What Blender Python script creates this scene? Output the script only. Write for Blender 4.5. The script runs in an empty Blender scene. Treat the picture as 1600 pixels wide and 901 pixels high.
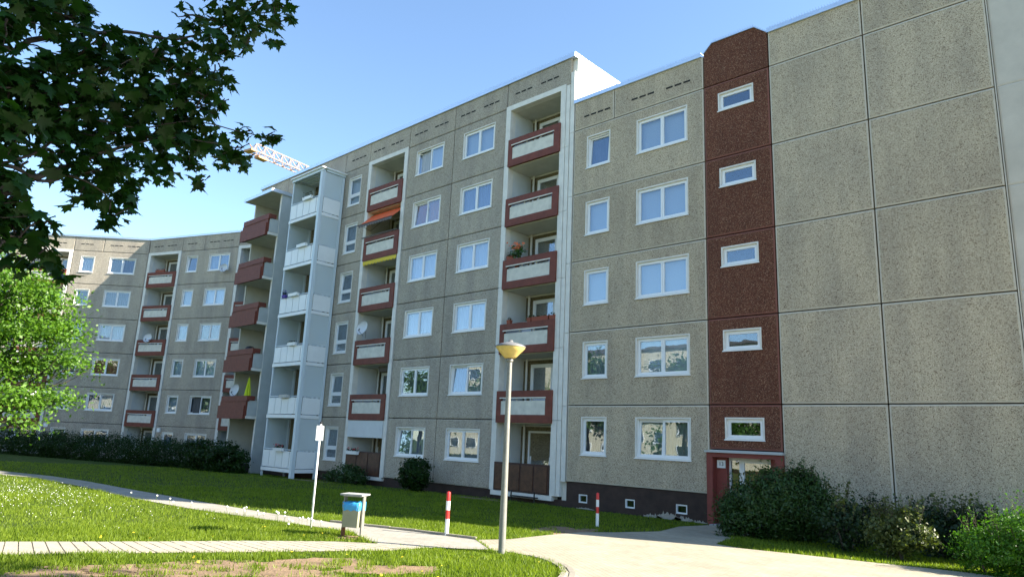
import bpy, bmesh, math, random
import numpy as np
from mathutils import Vector, Matrix, noise
from mathutils.geometry import delaunay_2d_cdt

scene = bpy.context.scene
COL = scene.collection
PI = math.pi

# ------------------------------------------------------------------ camera
CF, YAW, PITCH, ROLL = 1098.47, -0.760031, 0.214836, 0.043420
CAM = Vector((16.977, -21.203, 1.341))
_cy, _sy, _cp, _sp = math.cos(YAW), math.sin(YAW), math.cos(PITCH), math.sin(PITCH)
_f = Vector((_sy*_cp, _cy*_cp, _sp)); _r = Vector((_cy, -_sy, 0)); _u = _r.cross(_f)
_c, _s = math.cos(ROLL), math.sin(ROLL)
CR = _c*_r + _s*_u; CU = -_s*_r + _c*_u
cam_data = bpy.data.cameras.new('camera')
cam_data.sensor_fit = 'HORIZONTAL'; cam_data.sensor_width = 36; cam_data.lens = CF*36/1600
cam_data.clip_start = 0.05; cam_data.clip_end = 3000
cam = bpy.data.objects.new('camera', cam_data); COL.objects.link(cam)
m = Matrix.Identity(4)
for i in range(3):
    m[i][0], m[i][1], m[i][2], m[i][3] = CR[i], CU[i], -_f[i], CAM[i]
cam.matrix_world = m
scene.camera = cam

def pix(px, py):
    d = CR*((px-800)/CF) + CU*(-(py-450.5)/CF) + _f
    return d.normalized()
def at(px, py, dist):
    return CAM + pix(px, py)*dist

# ------------------------------------------------------------------ sky, sun, exposure
SUN_AZ, SUN_TAN = math.radians(33), 0.62
SUN_EL = math.atan(SUN_TAN)
world = bpy.data.worlds.new('World'); scene.world = world
world.use_nodes = True
nt = world.node_tree
bg = nt.nodes['Background']
sky = nt.nodes.new('ShaderNodeTexSky'); sky.sky_type = 'NISHITA'; sky.sun_disc = False
sky.sun_elevation = SUN_EL; sky.sun_rotation = math.radians(90) - SUN_AZ
sky.altitude = 100; sky.air_density = 1.0; sky.dust_density = 0.35; sky.ozone_density = 1.0
tint = nt.nodes.new('ShaderNodeMix'); tint.data_type = 'RGBA'; tint.blend_type = 'MULTIPLY'; tint.inputs[0].default_value = 1
tint.inputs[7].default_value = (.90, .99, 1.05, 1)   # white balance of the clear sky
nt.links.new(sky.outputs[0], tint.inputs[6]); nt.links.new(tint.outputs[2], bg.inputs[0]); bg.inputs[1].default_value = 0.088
sl = bpy.data.lights.new('sun', 'SUN'); sl.energy = 5.0; sl.angle = math.radians(0.53); sl.color = (1, .92, .78)
sun = bpy.data.objects.new('sun', sl); COL.objects.link(sun)
sdir = Vector((math.cos(SUN_AZ)*math.cos(SUN_EL), math.sin(SUN_AZ)*math.cos(SUN_EL), math.sin(SUN_EL)))
sun.rotation_euler = sdir.to_track_quat('Z', 'Y').to_euler(); sun.location = (30, 20, 40)
scene.view_settings.view_transform = 'Standard'; scene.view_settings.look = 'None'
scene.view_settings.gamma = 1; scene.view_settings.exposure = 1.95
scene.render.engine = 'CYCLES'

# ------------------------------------------------------------------ materials
MATS = {}
def mat(name, col, rough=.7, metal=0, noise_amt=0, nscale=5, bump=0, bscale=40, spec=.4, col2=None, trans=0):
    if name in MATS: return MATS[name]
    M = bpy.data.materials.new(name); M.use_nodes = True; MATS[name] = M
    t = M.node_tree; b = t.nodes['Principled BSDF']
    b.inputs['Base Color'].default_value = (*col, 1); b.inputs['Roughness'].default_value = rough
    b.inputs['Metallic'].default_value = metal; b.inputs['Specular IOR Level'].default_value = spec
    geo = None
    if noise_amt or bump or col2:
        geo = t.nodes.new('ShaderNodeNewGeometry')
    if noise_amt or col2:
        n = t.nodes.new('ShaderNodeTexNoise'); n.inputs['Scale'].default_value = nscale
        n.inputs['Detail'].default_value = 6; n.inputs['Roughness'].default_value = .65
        t.links.new(geo.outputs['Position'], n.inputs['Vector'])
        r = t.nodes.new('ShaderNodeValToRGB'); t.links.new(n.outputs['Fac'], r.inputs[0])
        r.color_ramp.elements[0].position = .3; r.color_ramp.elements[1].position = .7
        c2 = col2 or tuple(min(1, c*(1+noise_amt)) for c in col)
        c1 = col if col2 else tuple(c*(1-noise_amt) for c in col)
        r.color_ramp.elements[0].color = (*c1, 1); r.color_ramp.elements[1].color = (*c2, 1)
        t.links.new(r.outputs[0], b.inputs['Base Color'])
    if bump:
        n2 = t.nodes.new('ShaderNodeTexNoise'); n2.inputs['Scale'].default_value = bscale
        n2.inputs['Detail'].default_value = 4
        t.links.new(geo.outputs['Position'], n2.inputs['Vector'])
        bp = t.nodes.new('ShaderNodeBump'); bp.inputs['Strength'].default_value = bump; bp.inputs['Distance'].default_value = .02
        t.links.new(n2.outputs['Fac'], bp.inputs['Height']); t.links.new(bp.outputs[0], b.inputs['Normal'])
    return M

def N(t, typ, **kw):
    n = t.nodes.new(typ)
    for k, v in kw.items(): setattr(n, k, v)
    return n

def aggregate(name, dark, mid, light, scale=42):
    """washed pebble concrete: pebbles from a voronoi, blotchy weathering, vertical streaks, a slight tint per panel"""
    M = bpy.data.materials.new(name); M.use_nodes = True; MATS[name] = M
    t = M.node_tree; L = t.links.new; b = t.nodes['Principled BSDF']; b.inputs['Roughness'].default_value = .9
    b.inputs['Specular IOR Level'].default_value = .2
    g = N(t, 'ShaderNodeNewGeometry')
    v = N(t, 'ShaderNodeTexVoronoi'); v.inputs['Scale'].default_value = scale; L(g.outputs['Position'], v.inputs['Vector'])
    sep = N(t, 'ShaderNodeSeparateColor'); L(v.outputs['Color'], sep.inputs[0])
    r = N(t, 'ShaderNodeValToRGB'); L(sep.outputs[0], r.inputs[0])
    e = r.color_ramp.elements; e[0].position = 0; e[0].color = (*dark, 1); e[1].position = 1; e[1].color = (*light, 1)
    for p, c in ((.10, dark), (.2, mid), (.82, mid)):
        x = e.new(p); x.color = (*c, 1)
    n = N(t, 'ShaderNodeTexNoise'); n.inputs['Scale'].default_value = 26; n.inputs['Detail'].default_value = 8; n.inputs['Roughness'].default_value = .8
    L(g.outputs['Position'], n.inputs['Vector'])
    r2 = N(t, 'ShaderNodeValToRGB'); L(n.outputs['Fac'], r2.inputs[0])
    r2.color_ramp.elements[0].position = .34; r2.color_ramp.elements[0].color = (.76, .76, .76, 1)
    r2.color_ramp.elements[1].position = .6; r2.color_ramp.elements[1].color = (1.1, 1.1, 1.1, 1)
    mx = N(t, 'ShaderNodeMix', data_type='RGBA', blend_type='MULTIPLY'); mx.inputs[0].default_value = 1
    L(r.outputs[0], mx.inputs[6]); L(r2.outputs[0], mx.inputs[7])
    # weathering: large stains stretched down the wall
    mp = N(t, 'ShaderNodeMapping'); mp.inputs['Scale'].default_value = (1.5, 1.5, .35); L(g.outputs['Position'], mp.inputs[0])
    n3 = N(t, 'ShaderNodeTexNoise'); n3.inputs['Scale'].default_value = .9; n3.inputs['Detail'].default_value = 7; L(mp.outputs[0], n3.inputs['Vector'])
    r3 = N(t, 'ShaderNodeValToRGB'); L(n3.outputs['Fac'], r3.inputs[0])
    r3.color_ramp.elements[0].position = .32; r3.color_ramp.elements[0].color = (.82, .82, .83, 1)
    r3.color_ramp.elements[1].position = .62; r3.color_ramp.elements[1].color = (1.04, 1.03, 1.0, 1)
    m2 = N(t, 'ShaderNodeMix', data_type='RGBA', blend_type='MULTIPLY'); m2.inputs[0].default_value = 1
    L(mx.outputs[2], m2.inputs[6]); L(r3.outputs[0], m2.inputs[7])
    oi = N(t, 'ShaderNodeObjectInfo'); mr = N(t, 'ShaderNodeMapRange'); L(oi.outputs['Random'], mr.inputs[0])
    mr.inputs[3].default_value = .92; mr.inputs[4].default_value = 1.05
    m3 = N(t, 'ShaderNodeMix', data_type='RGBA', blend_type='MULTIPLY'); m3.inputs[0].default_value = 1
    cc = N(t, 'ShaderNodeCombineColor')
    for k in range(3): L(mr.outputs[0], cc.inputs[k])
    L(m2.outputs[2], m3.inputs[6]); L(cc.outputs[0], m3.inputs[7]); L(m3.outputs[2], b.inputs['Base Color'])
    bp = N(t, 'ShaderNodeBump'); bp.inputs['Strength'].default_value = .7; bp.inputs['Distance'].default_value = .012
    L(v.outputs['Distance'], bp.inputs['Height']); L(bp.outputs[0], b.inputs['Normal'])
    return M

aggregate('aggregate', (.17, .14, .11), (.455, .40, .325), (.64, .58, .49), 60)
aggregate('aggregate_bounce_tint', (.18, .13, .085), (.50, .415, .305), (.68, .59, .46), 60)  # same concrete as aggregate, with warm bounced light put into the colour
aggregate('aggregate_red', (.06, .026, .018), (.150, .058, .036), (.36, .22, .15), 55)
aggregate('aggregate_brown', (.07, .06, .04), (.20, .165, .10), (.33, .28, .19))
mat('rim_grey', (.52, .46, .37), .85, noise_amt=.12, nscale=6)
mat('rim_red', (.20, .075, .055), .8, noise_amt=.12, nscale=6)
mat('white_paint', (.70, .67, .61), .7, noise_amt=.10, nscale=2.5, bump=.15)
mat('side_paint', (.62, .64, .64), .8, noise_amt=.06, nscale=1.5, bump=.1)
mat('smooth_concrete', (.53, .48, .41), .85, noise_amt=.10, nscale=1.2, bump=.15, bscale=25)
mat('pier_concrete', (.44, .46, .45), .85, noise_amt=.10, nscale=1.2, bump=.15, bscale=25)
mat('red_paint', (.155, .037, .021), .65, noise_amt=.22, nscale=4, bump=.3, bscale=60)
mat('portal_red', (.21, .045, .034), .6, noise_amt=.15, nscale=3, bump=.1)
mat('cream_panel', (.62, .59, .51), .7, noise_amt=.14, nscale=3.5, bump=.1)
mat('white_panel', (.78, .79, .78), .45, noise_amt=.04, nscale=1.5)
mat('pvc', (.80, .80, .80), .35)
mat('grey_plastic', (.45, .45, .44), .5)
mat('dark_gap', (.02, .02, .02), .95)
mat('core', (.035, .033, .03), .95)  # dark colour stands for the shade of unlit rooms behind the panes
mat('plinth', (.046, .028, .022), .85, noise_amt=.3, nscale=2.5, bump=.3, bscale=20)
mat('plinth_bare', (.36, .32, .27), .9, noise_amt=.25, nscale=9, bump=.3)
mat('coping_metal', (.58, .64, .72), .38, metal=.85, noise_amt=.06, nscale=1.2)
mat('aluminium', (.58, .65, .69), .45)
mat('galvanised', (.24, .235, .21), .5, metal=.3, noise_amt=.15, nscale=9)
mat('wood_brown', (.085, .036, .017), .6, noise_amt=.35, nscale=6)
mat('dark_brown', (.05, .02, .014), .6, noise_amt=.3, nscale=6)
mat('slab_under', (.56, .54, .47), .85, noise_amt=.1, nscale=1.5)
mat('roofing', (.12, .12, .12), .9)
mat('red_reflect', (.62, .035, .03), .4)
mat('white_reflect', (.80, .80, .78), .4)
mat('bark_dark', (.028, .022, .017), .95, noise_amt=.35, nscale=12, bump=.8, bscale=25)
mat('bark', (.075, .058, .042), .95, noise_amt=.35, nscale=12, bump=.8, bscale=25)
mat('rust', (.16, .075, .04), .85, noise_amt=.4, nscale=20)
mat('bin_metal', (.30, .29, .19), .5, noise_amt=.1, nscale=6)
mat('bag_blue', (.05, .32, .62), .35, noise_amt=.12, nscale=14, bump=.4, bscale=45)
mat('lamp_bowl', (.68, .50, .16), .35, noise_amt=.12, nscale=10)
mat('lamp_cap', (.16, .16, .16), .5)
mat('terracotta', (.26, .07, .04), .8)
mat('black_plastic', (.02, .02, .022), .5)
mat('orange_cloth', (.75, .13, .04), .8)
mat('grey_cloth', (.13, .12, .12), .85)
mat('yellow_cloth', (.70, .52, .06), .85)
mat('neon_cloth', (.62, .72, .03), .8)
mat('dish_grey', (.62, .63, .63), .45)
mat('crane_paint', (.42, .30, .25), .6)
mat('crane_orange', (.45, .24, .12), .6)
mat('purple', (.08, .05, .3), .7)
mat('flower_red', (.55, .05, .07), .7)
mat('flower_orange', (.80, .20, .08), .7)
mat('flower_white', (.82, .82, .76), .7)
mat('flower_yellow', (.8, .6, .03), .7)
mat('stone_light', (.36, .355, .34), .9, noise_amt=.2, nscale=6)
mat('soil', (.21, .14, .082), .95, noise_amt=.3, nscale=5, bump=.8, bscale=30)
mat('sand_joint', (.16, .14, .10), .95)
mat('far_cream', (.62, .56, .42), .8, noise_amt=.06, nscale=.7)
mat('print_dark', (.03, .03, .03), .6)

def glass_mat(name, tint, ior, rough=.0):
    M = bpy.data.materials.new(name); M.use_nodes = True; MATS[name] = M
    t = M.node_tree; t.nodes.clear(); L = t.links.new
    o = N(t, 'ShaderNodeOutputMaterial'); mix = N(t, 'ShaderNodeMixShader'); # Schlick reflectance from the true angle, the same from either side of the sheet
    gg = N(t, 'ShaderNodeNewGeometry'); dt = N(t, 'ShaderNodeVectorMath', operation='DOT_PRODUCT'); L(gg.outputs['Normal'], dt.inputs[0]); L(gg.outputs['Incoming'], dt.inputs[1])
    ab = N(t, 'ShaderNodeMath', operation='ABSOLUTE'); L(dt.outputs['Value'], ab.inputs[0]); om = N(t, 'ShaderNodeMath', operation='SUBTRACT'); om.inputs[0].default_value = 1; L(ab.outputs[0], om.inputs[1])
    pw5 = N(t, 'ShaderNodeMath', operation='POWER'); L(om.outputs[0], pw5.inputs[0]); pw5.inputs[1].default_value = 5
    fr = N(t, 'ShaderNodeMath', operation='MULTIPLY_ADD'); L(pw5.outputs[0], fr.inputs[0]); fr.inputs[1].default_value = 1-ior; fr.inputs[2].default_value = ior
    tr = N(t, 'ShaderNodeBsdfTransparent'); tr.inputs[0].default_value = (*tint, 1)
    gl = N(t, 'ShaderNodeBsdfGlossy'); gl.inputs['Roughness'].default_value = rough; gl.inputs['Color'].default_value = (.80, .90, 1, 1)
    g = N(t, 'ShaderNodeNewGeometry'); n = N(t, 'ShaderNodeTexNoise'); n.inputs['Scale'].default_value = 1.3
    L(g.outputs['Position'], n.inputs['Vector'])
    bp = N(t, 'ShaderNodeBump'); bp.inputs['Strength'].default_value = .06; bp.inputs['Distance'].default_value = .03
    L(n.outputs['Fac'], bp.inputs['Height']); L(bp.outputs[0], gl.inputs['Normal'])
    L(fr.outputs[0], mix.inputs[0]); L(tr.outputs[0], mix.inputs[1]); L(gl.outputs[0], mix.inputs[2]); L(mix.outputs[0], o.inputs[0])
    return M
glass_mat('glass', (.93, .96, .98), .12)
def frosted():
    M = bpy.data.materials.new('frosted'); M.use_nodes = True; MATS['frosted'] = M
    t = M.node_tree; t.nodes.clear(); L = t.links.new
    o = N(t, 'ShaderNodeOutputMaterial'); m1 = N(t, 'ShaderNodeMixShader'); m2 = N(t, 'ShaderNodeMixShader')
    d = N(t, 'ShaderNodeBsdfDiffuse'); d.inputs[0].default_value = (.84, .92, .94, 1)
    tl = N(t, 'ShaderNodeBsdfTranslucent'); tl.inputs[0].default_value = (.6, .75, .78, 1)
    gl = N(t, 'ShaderNodeBsdfGlossy'); gl.inputs['Roughness'].default_value = .12
    fr = N(t, 'ShaderNodeFresnel'); fr.inputs[0].default_value = 1.8
    m1.inputs[0].default_value = .4; L(d.outputs[0], m1.inputs[1]); L(tl.outputs[0], m1.inputs[2])
    L(fr.outputs[0], m2.inputs[0]); L(m1.outputs[0], m2.inputs[1]); L(gl.outputs[0], m2.inputs[2]); L(m2.outputs[0], o.inputs[0])
frosted()

def leaf_mat(name, c1, c2, trans, gloss=.35, nscale=6):
    M = bpy.data.materials.new(name); M.use_nodes = True; MATS[name] = M
    t = M.node_tree; t.nodes.clear(); L = t.links.new
    o = N(t, 'ShaderNodeOutputMaterial'); mx = N(t, 'ShaderNodeMixShader')
    p = N(t, 'ShaderNodeBsdfPrincipled'); p.inputs['Roughness'].default_value = .45; p.inputs['Specular IOR Level'].default_value = gloss
    tl = N(t, 'ShaderNodeBsdfTranslucent')
    g = N(t, 'ShaderNodeNewGeometry')
    n = N(t, 'ShaderNodeTexNoise'); n.inputs['Scale'].default_value = nscale; L(g.outputs['Position'], n.inputs['Vector'])
    ad = N(t, 'ShaderNodeMath', operation='ADD'); ml = N(t, 'ShaderNodeMath', operation='MULTIPLY'); ml.inputs[1].default_value = .5
    L(g.outputs['Random Per Island'], ml.inputs[0]); L(ml.outputs[0], ad.inputs[0])
    m2 = N(t, 'ShaderNodeMath', operation='MULTIPLY'); m2.inputs[1].default_value = .5; L(n.outputs['Fac'], m2.inputs[0]); L(m2.outputs[0], ad.inputs[1])
    r = N(t, 'ShaderNodeValToRGB'); L(ad.outputs[0], r.inputs[0])
    r.color_ramp.elements[0].position = .15; r.color_ramp.elements[0].color = (*c1, 1)
    r.color_ramp.elements[1].position = .85; r.color_ramp.elements[1].color = (*c2, 1)
    L(r.outputs[0], p.inputs['Base Color'])
    mc = N(t, 'ShaderNodeMix', data_type='RGBA', blend_type='MULTIPLY'); mc.inputs[0].default_value = 1
    L(r.outputs[0], mc.inputs[6]); mc.inputs[7].default_value = (1.5, 1.6, .5, 1); L(mc.outputs[2], tl.inputs[0])
    mx.inputs[0].default_value = trans
    L(p.outputs[0], mx.inputs[1]); L(tl.outputs[0], mx.inputs[2]); L(mx.outputs[0], o.inputs[0])
    return M
leaf_mat('leaf_maple', (.006, .023, .004), (.017, .060, .009), .3, .25)
leaf_mat('leaf_bright', (.06, .15, .018), (.14, .26, .03), .40)
leaf_mat('leaf_dark', (.012, .030, .010), (.028, .060, .016), .2)
leaf_mat('leaf_hedge', (.009, .027, .005), (.022, .056, .009), .2, .15)
leaf_mat('leaf_yew', (.018, .045, .010), (.04, .095, .018), .2)
leaf_mat('leaf_pale', (.04, .07, .015), (.14, .16, .05), .3)
leaf_mat('leaf_lime', (.035, .11, .008), (.09, .22, .015), .4)
leaf_mat('leaf_back', (.03, .08, .015), (.07, .15, .025), .35)
leaf_mat('blade', (.055, .105, .008), (.23, .30, .030), .42, .2, 1.2)

def curtain_mat(name, col, trans=.35):
    M = bpy.data.materials.new(name); M.use_nodes = True; MATS[name] = M
    t = M.node_tree; b = t.nodes['Principled BSDF']; b.inputs['Base Color'].default_value = (*col, 1); b.inputs['Roughness'].default_value = .9
curtain_mat('curtain_white', (.42, .45, .50)); curtain_mat('curtain_lace', (.20, .22, .25)); curtain_mat('blind_white', (.33, .37, .40))
curtain_mat('curtain_blue', (.10, .14, .22)); curtain_mat('curtain_grey', (.10, .10, .10)); curtain_mat('curtain_orange', (.34, .12, .06)); curtain_mat('curtain_green', (.17, .21, .17))

def ground_mat():
    M = bpy.data.materials.new('lawn'); M.use_nodes = True; MATS['lawn'] = M
    t = M.node_tree; L = t.links.new; b = t.nodes['Principled BSDF']; b.inputs['Roughness'].default_value = .95; b.inputs['Specular IOR Level'].default_value = .1
    g = N(t, 'ShaderNodeNewGeometry')
    n = N(t, 'ShaderNodeTexNoise'); n.inputs['Scale'].default_value = .8; n.inputs['Detail'].default_value = 8; n.inputs['Roughness'].default_value = .7; L(g.outputs['Position'], n.inputs['Vector'])
    r = N(t, 'ShaderNodeValToRGB'); L(n.outputs['Fac'], r.inputs[0]); e = r.color_ramp.elements
    e[0].position = .3; e[0].color = (.035, .07, .010, 1); e[1].position = .72; e[1].color = (.09, .125, .026, 1)
    n2 = N(t, 'ShaderNodeTexNoise'); n2.inputs['Scale'].default_value = 60; n2.inputs['Detail'].default_value = 3; L(g.outputs['Position'], n2.inputs['Vector'])
    r2 = N(t, 'ShaderNodeValToRGB'); L(n2.outputs['Fac'], r2.inputs[0]); r2.color_ramp.elements[0].position = .35; r2.color_ramp.elements[0].color = (.5, .5, .5, 1); r2.color_ramp.elements[1].position = .65; r2.color_ramp.elements[1].color = (1.15, 1.15, 1.1, 1)
    mx = N(t, 'ShaderNodeMix', data_type='RGBA', blend_type='MULTIPLY'); mx.inputs[0].default_value = 1
    L(r.outputs[0], mx.inputs[6]); L(r2.outputs[0], mx.inputs[7]); L(mx.outputs[2], b.inputs['Base Color'])
    bp = N(t, 'ShaderNodeBump'); bp.inputs['Strength'].default_value = 1; bp.inputs['Distance'].default_value = .03
    L(n2.outputs['Fac'], bp.inputs['Height']); L(bp.outputs[0], b.inputs['Normal'])
ground_mat()
def pave_mat(name, col, sx, sy, rot):
    M = bpy.data.materials.new(name); M.use_nodes = True; MATS[name] = M
    t = M.node_tree; L = t.links.new; b = t.nodes['Principled BSDF']; b.inputs['Roughness'].default_value = .9; b.inputs['Specular IOR Level'].default_value = .2
    g = N(t, 'ShaderNodeNewGeometry'); mp = N(t, 'ShaderNodeMapping'); mp.inputs['Rotation'].default_value = (0, 0, rot); L(g.outputs['Position'], mp.inputs[0])
    br = N(t, 'ShaderNodeTexBrick'); L(mp.outputs[0], br.inputs['Vector']); br.inputs['Scale'].default_value = 1
    br.inputs['Brick Width'].default_value = sx; br.inputs['Row Height'].default_value = sy; br.inputs['Mortar Size'].default_value = .006; br.inputs['Mortar Smooth'].default_value = .3
    br.inputs['Color1'].default_value = (*[c*.92 for c in col], 1); br.inputs['Color2'].default_value = (*[c*1.06 for c in col], 1); br.inputs['Mortar'].default_value = (*[c*.62 for c in col], 1)
    n = N(t, 'ShaderNodeTexNoise'); n.inputs['Scale'].default_value = 1.1; n.inputs['Detail'].default_value = 9; n.inputs['Roughness'].default_value = .7; L(g.outputs['Position'], n.inputs['Vector'])
    r = N(t, 'ShaderNodeValToRGB'); L(n.outputs['Fac'], r.inputs[0]); r.color_ramp.elements[0].position = .3; r.color_ramp.elements[0].color = (.78, .77, .75, 1); r.color_ramp.elements[1].position = .65; r.color_ramp.elements[1].color = (1.05, 1.05, 1.03, 1)
    mx = N(t, 'ShaderNodeMix', data_type='RGBA', blend_type='MULTIPLY'); mx.inputs[0].default_value = 1
    L(br.outputs['Color'], mx.inputs[6]); L(r.outputs[0], mx.inputs[7]); L(mx.outputs[2], b.inputs['Base Color'])
    bp = N(t, 'ShaderNodeBump'); bp.inputs['Strength'].default_value = .4; bp.inputs['Distance'].default_value = .004
    inv = N(t, 'ShaderNodeMath', operation='SUBTRACT'); inv.inputs[0].default_value = 1; L(br.outputs['Fac'], inv.inputs[1]); L(inv.outputs[0], bp.inputs['Height']); L(bp.outputs[0], b.inputs['Normal'])
pave_mat('paving', (.36, .325, .25), .2, .1, .6)
pave_mat('path_paving', (.33, .31, .27), .2, .1, .05)
mat('paver', (.34, .305, .235), .9, noise_amt=.16, nscale=7, bump=.2, bscale=60)
mat('kerb', (.26, .235, .19), .9, noise_amt=.15, nscale=5, bump=.2)

# ------------------------------------------------------------------ mesh helpers
class MB:
    def __init__(s): s.v = []; s.f = []; s.mi = []; s.cur = 0
    def box(s, x0, x1, y0, y1, z0, z1):
        b = len(s.v)
        s.v += [(x0,y0,z0),(x1,y0,z0),(x1,y1,z0),(x0,y1,z0),(x0,y0,z1),(x1,y0,z1),(x1,y1,z1),(x0,y1,z1)]
        for q in ((0,3,2,1),(4,5,6,7),(0,1,5,4),(1,2,6,5),(2,3,7,6),(3,0,4,7)): s.f.append([b+i for i in q]); s.mi.append(s.cur)
        return s
    def quad(s, *p):
        b = len(s.v); s.v += [tuple(q) for q in p]; s.f.append(list(range(b, b+len(p)))); s.mi.append(s.cur); return s
    def ring(s, x0, x1, z0, z1, w, y0, y1, wb=None, wt=None):
        wb = w if wb is None else wb; wt = w if wt is None else wt
        s.box(x0, x0+w, y0, y1, z0, z1); s.box(x1-w, x1, y0, y1, z0, z1)
        s.box(x0+w, x1-w, y0, y1, z0, z0+wb); s.box(x0+w, x1-w, y0, y1, z1-wt, z1); return s
    def tube(s, pts, rad, n=8, cap=True):
        pts = [Vector(p) for p in pts]
        rad = rad if isinstance(rad, (list, tuple)) else [rad]*len(pts)
        b = len(s.v)
        for i, p in enumerate(pts):
            d = (pts[min(i+1, len(pts)-1)] - pts[max(i-1, 0)])
            d = d.normalized() if d.length > 1e-9 else Vector((0, 0, 1))
            a = d.orthogonal().normalized() if abs(d.z) < .9 else Vector((1, 0, 0)).cross(d).normalized()
            c = d.cross(a)
            for k in range(n):
                q = p + (a*math.cos(2*PI*k/n) + c*math.sin(2*PI*k/n))*rad[i]; s.v.append(tuple(q))
        for i in range(len(pts)-1):
            for k in range(n):
                k2 = (k+1) % n; s.f.append([b+i*n+k, b+i*n+k2, b+(i+1)*n+k2, b+(i+1)*n+k]); s.mi.append(s.cur)
        if cap:
            s.f.append([b+k for k in range(n)][::-1]); s.mi.append(s.cur)
            e = b+(len(pts)-1)*n; s.f.append([e+k for k in range(n)]); s.mi.append(s.cur)
        return s
    def lathe(s, prof, n=24, cx=0, cy=0):
        b = len(s.v)
        for r, z in prof:
            for k in range(n): s.v.append((cx+r*math.cos(2*PI*k/n), cy+r*math.sin(2*PI*k/n), z))
        for i in range(len(prof)-1):
            for k in range(n):
                k2 = (k+1) % n; s.f.append([b+i*n+k, b+i*n+k2, b+(i+1)*n+k2, b+(i+1)*n+k]); s.mi.append(s.cur)
        return s
    def mesh(s, name, mats, smooth=False):
        me = bpy.data.meshes.new(name); me.from_pydata(s.v, [], s.f)
        for mm in (mats if isinstance(mats, (list, tuple)) else [mats]): me.materials.append(MATS[mm])
        if s.mi and max(s.mi): me.polygons.foreach_set('material_index', s.mi)
        if smooth: me.polygons.foreach_set('use_smooth', [True]*len(me.polygons))
        me.update(); return me
def obj(name, me, parent=None, loc=(0,0,0), rot=None):
    o = bpy.data.objects.new(name, me); COL.objects.link(o); o.parent = parent; o.location = loc
    if rot: o.rotation_euler = rot
    return o
def tag(o, label, cat, group=None, kind=None):
    if label: o['label'] = label
    if cat: o['category'] = cat
    if group: o['group'] = group
    if kind: o['kind'] = kind
    return o
def empty(name, loc=(0,0,0), rz=0):
    o = bpy.data.objects.new(name, None); COL.objects.link(o); o.location = loc; o.rotation_euler = (0, 0, rz); o.empty_display_size = .2
    return o
def fast_mesh(name, verts, faces_n, loops, mats, mi=None):
    """verts Nx3 array; every face has faces_n corners; loops flat index array"""
    me = bpy.data.meshes.new(name); nv = len(verts); nf = len(loops)//faces_n
    me.vertices.add(nv); me.vertices.foreach_set('co', np.asarray(verts, np.float32).ravel())
    me.loops.add(len(loops)); me.loops.foreach_set('vertex_index', np.asarray(loops, np.int32))
    me.polygons.add(nf); me.polygons.foreach_set('loop_start', np.arange(0, nf*faces_n, faces_n, dtype=np.int32))
    me.polygons.foreach_set('loop_total', np.full(nf, faces_n, np.int32))
    for mm in (mats if isinstance(mats, (list, tuple)) else [mats]): me.materials.append(MATS[mm])
    if mi is not None: me.polygons.foreach_set('material_index', np.asarray(mi, np.int32))
    me.update(calc_edges=True); me.validate(); return me

# ------------------------------------------------------------------ ground
def sp(x, k=.6):  # soft ramp
    return k*math.log1p(math.exp(min(40, x/k)))
def zg(x, y):
    d = sp(y+13) - sp(y-.5)
    return -0.5 - 0.032*d - 0.009*min(sp(-x-4, 1.), 60)
def patch(name, poly, step, dz, mname, kind='structure', ddz=0):
    """a thin sheet filling poly (list of xy), following the ground"""
    P = []
    n = len(poly)
    for i in range(n):
        a, b = Vector(poly[i]), Vector(poly[(i+1) % n]); k = max(1, int((b-a).length/step))
        for j in range(k): P.append(a.lerp(b, j/k))
    nb = len(P)
    xs = [p.x for p in P]; ys = [p.y for p in P]
    x = min(xs)+step/2
    while x < max(xs):
        y = min(ys)+step/2
        while y < max(ys):
            if inside(x, y, poly): P.append(Vector((x+random.uniform(-.1, .1)*step, y+random.uniform(-.1, .1)*step)))
            y += step
        x += step
    vs, es, fs, *_ = delaunay_2d_cdt(P, [], [list(range(nb))], 1, 1e-4)
    me = bpy.data.meshes.new(name)
    me.from_pydata([(v.x, v.y, zg(v.x, v.y)+dz) for v in vs], [], [list(f) for f in fs])
    me.materials.append(MATS[mname]); me.update()
    # faces up
    bm = bmesh.new(); bm.from_mesh(me); bm.normal_update()
    fl = [f for f in bm.faces if f.normal.z < 0]; bmesh.ops.reverse_faces(bm, faces=fl); bm.to_mesh(me); bm.free()
    o = obj(name, me); o['kind'] = kind
    return o
def inside(x, y, poly):
    c = False; n = len(poly); j = n-1
    for i in range(n):
        xi, yi = poly[i]; xj, yj = poly[j]
        if (yi > y) != (yj > y) and x < (xj-xi)*(y-yi)/(yj-yi)+xi: c = not c
        j = i
    return c
random.seed(5)
def axis(lo, hi, fine_lo, fine_hi, st):
    a = [lo]; s = st
    L_ = []; x = fine_lo
    while x > lo: L_.append(x); s *= 1.35; x -= s
    L_.append(lo); L_ = L_[::-1]
    x = fine_lo+st
    while x < fine_hi: L_.append(x); x += st
    s = st
    while x < hi: L_.append(x); s *= 1.35; x += s
    L_.append(hi); return L_
gx = axis(-600, 600, -26, 22, .8); gy = axis(-600, 600, -24, 2, .8)
gv = [(x, y, zg(x, y)) for y in gy for x in gx]
W_ = len(gx)
gf = [[j*W_+i, j*W_+i+1, (j+1)*W_+i+1, (j+1)*W_+i] for j in range(len(gy)-1) for i in range(W_-1)]
me = bpy.data.meshes.new('lawn'); me.from_pydata(gv, [], gf); me.materials.append(MATS['lawn']); me.update()
lawn = obj('lawn', me); lawn['kind'] = 'structure'

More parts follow.
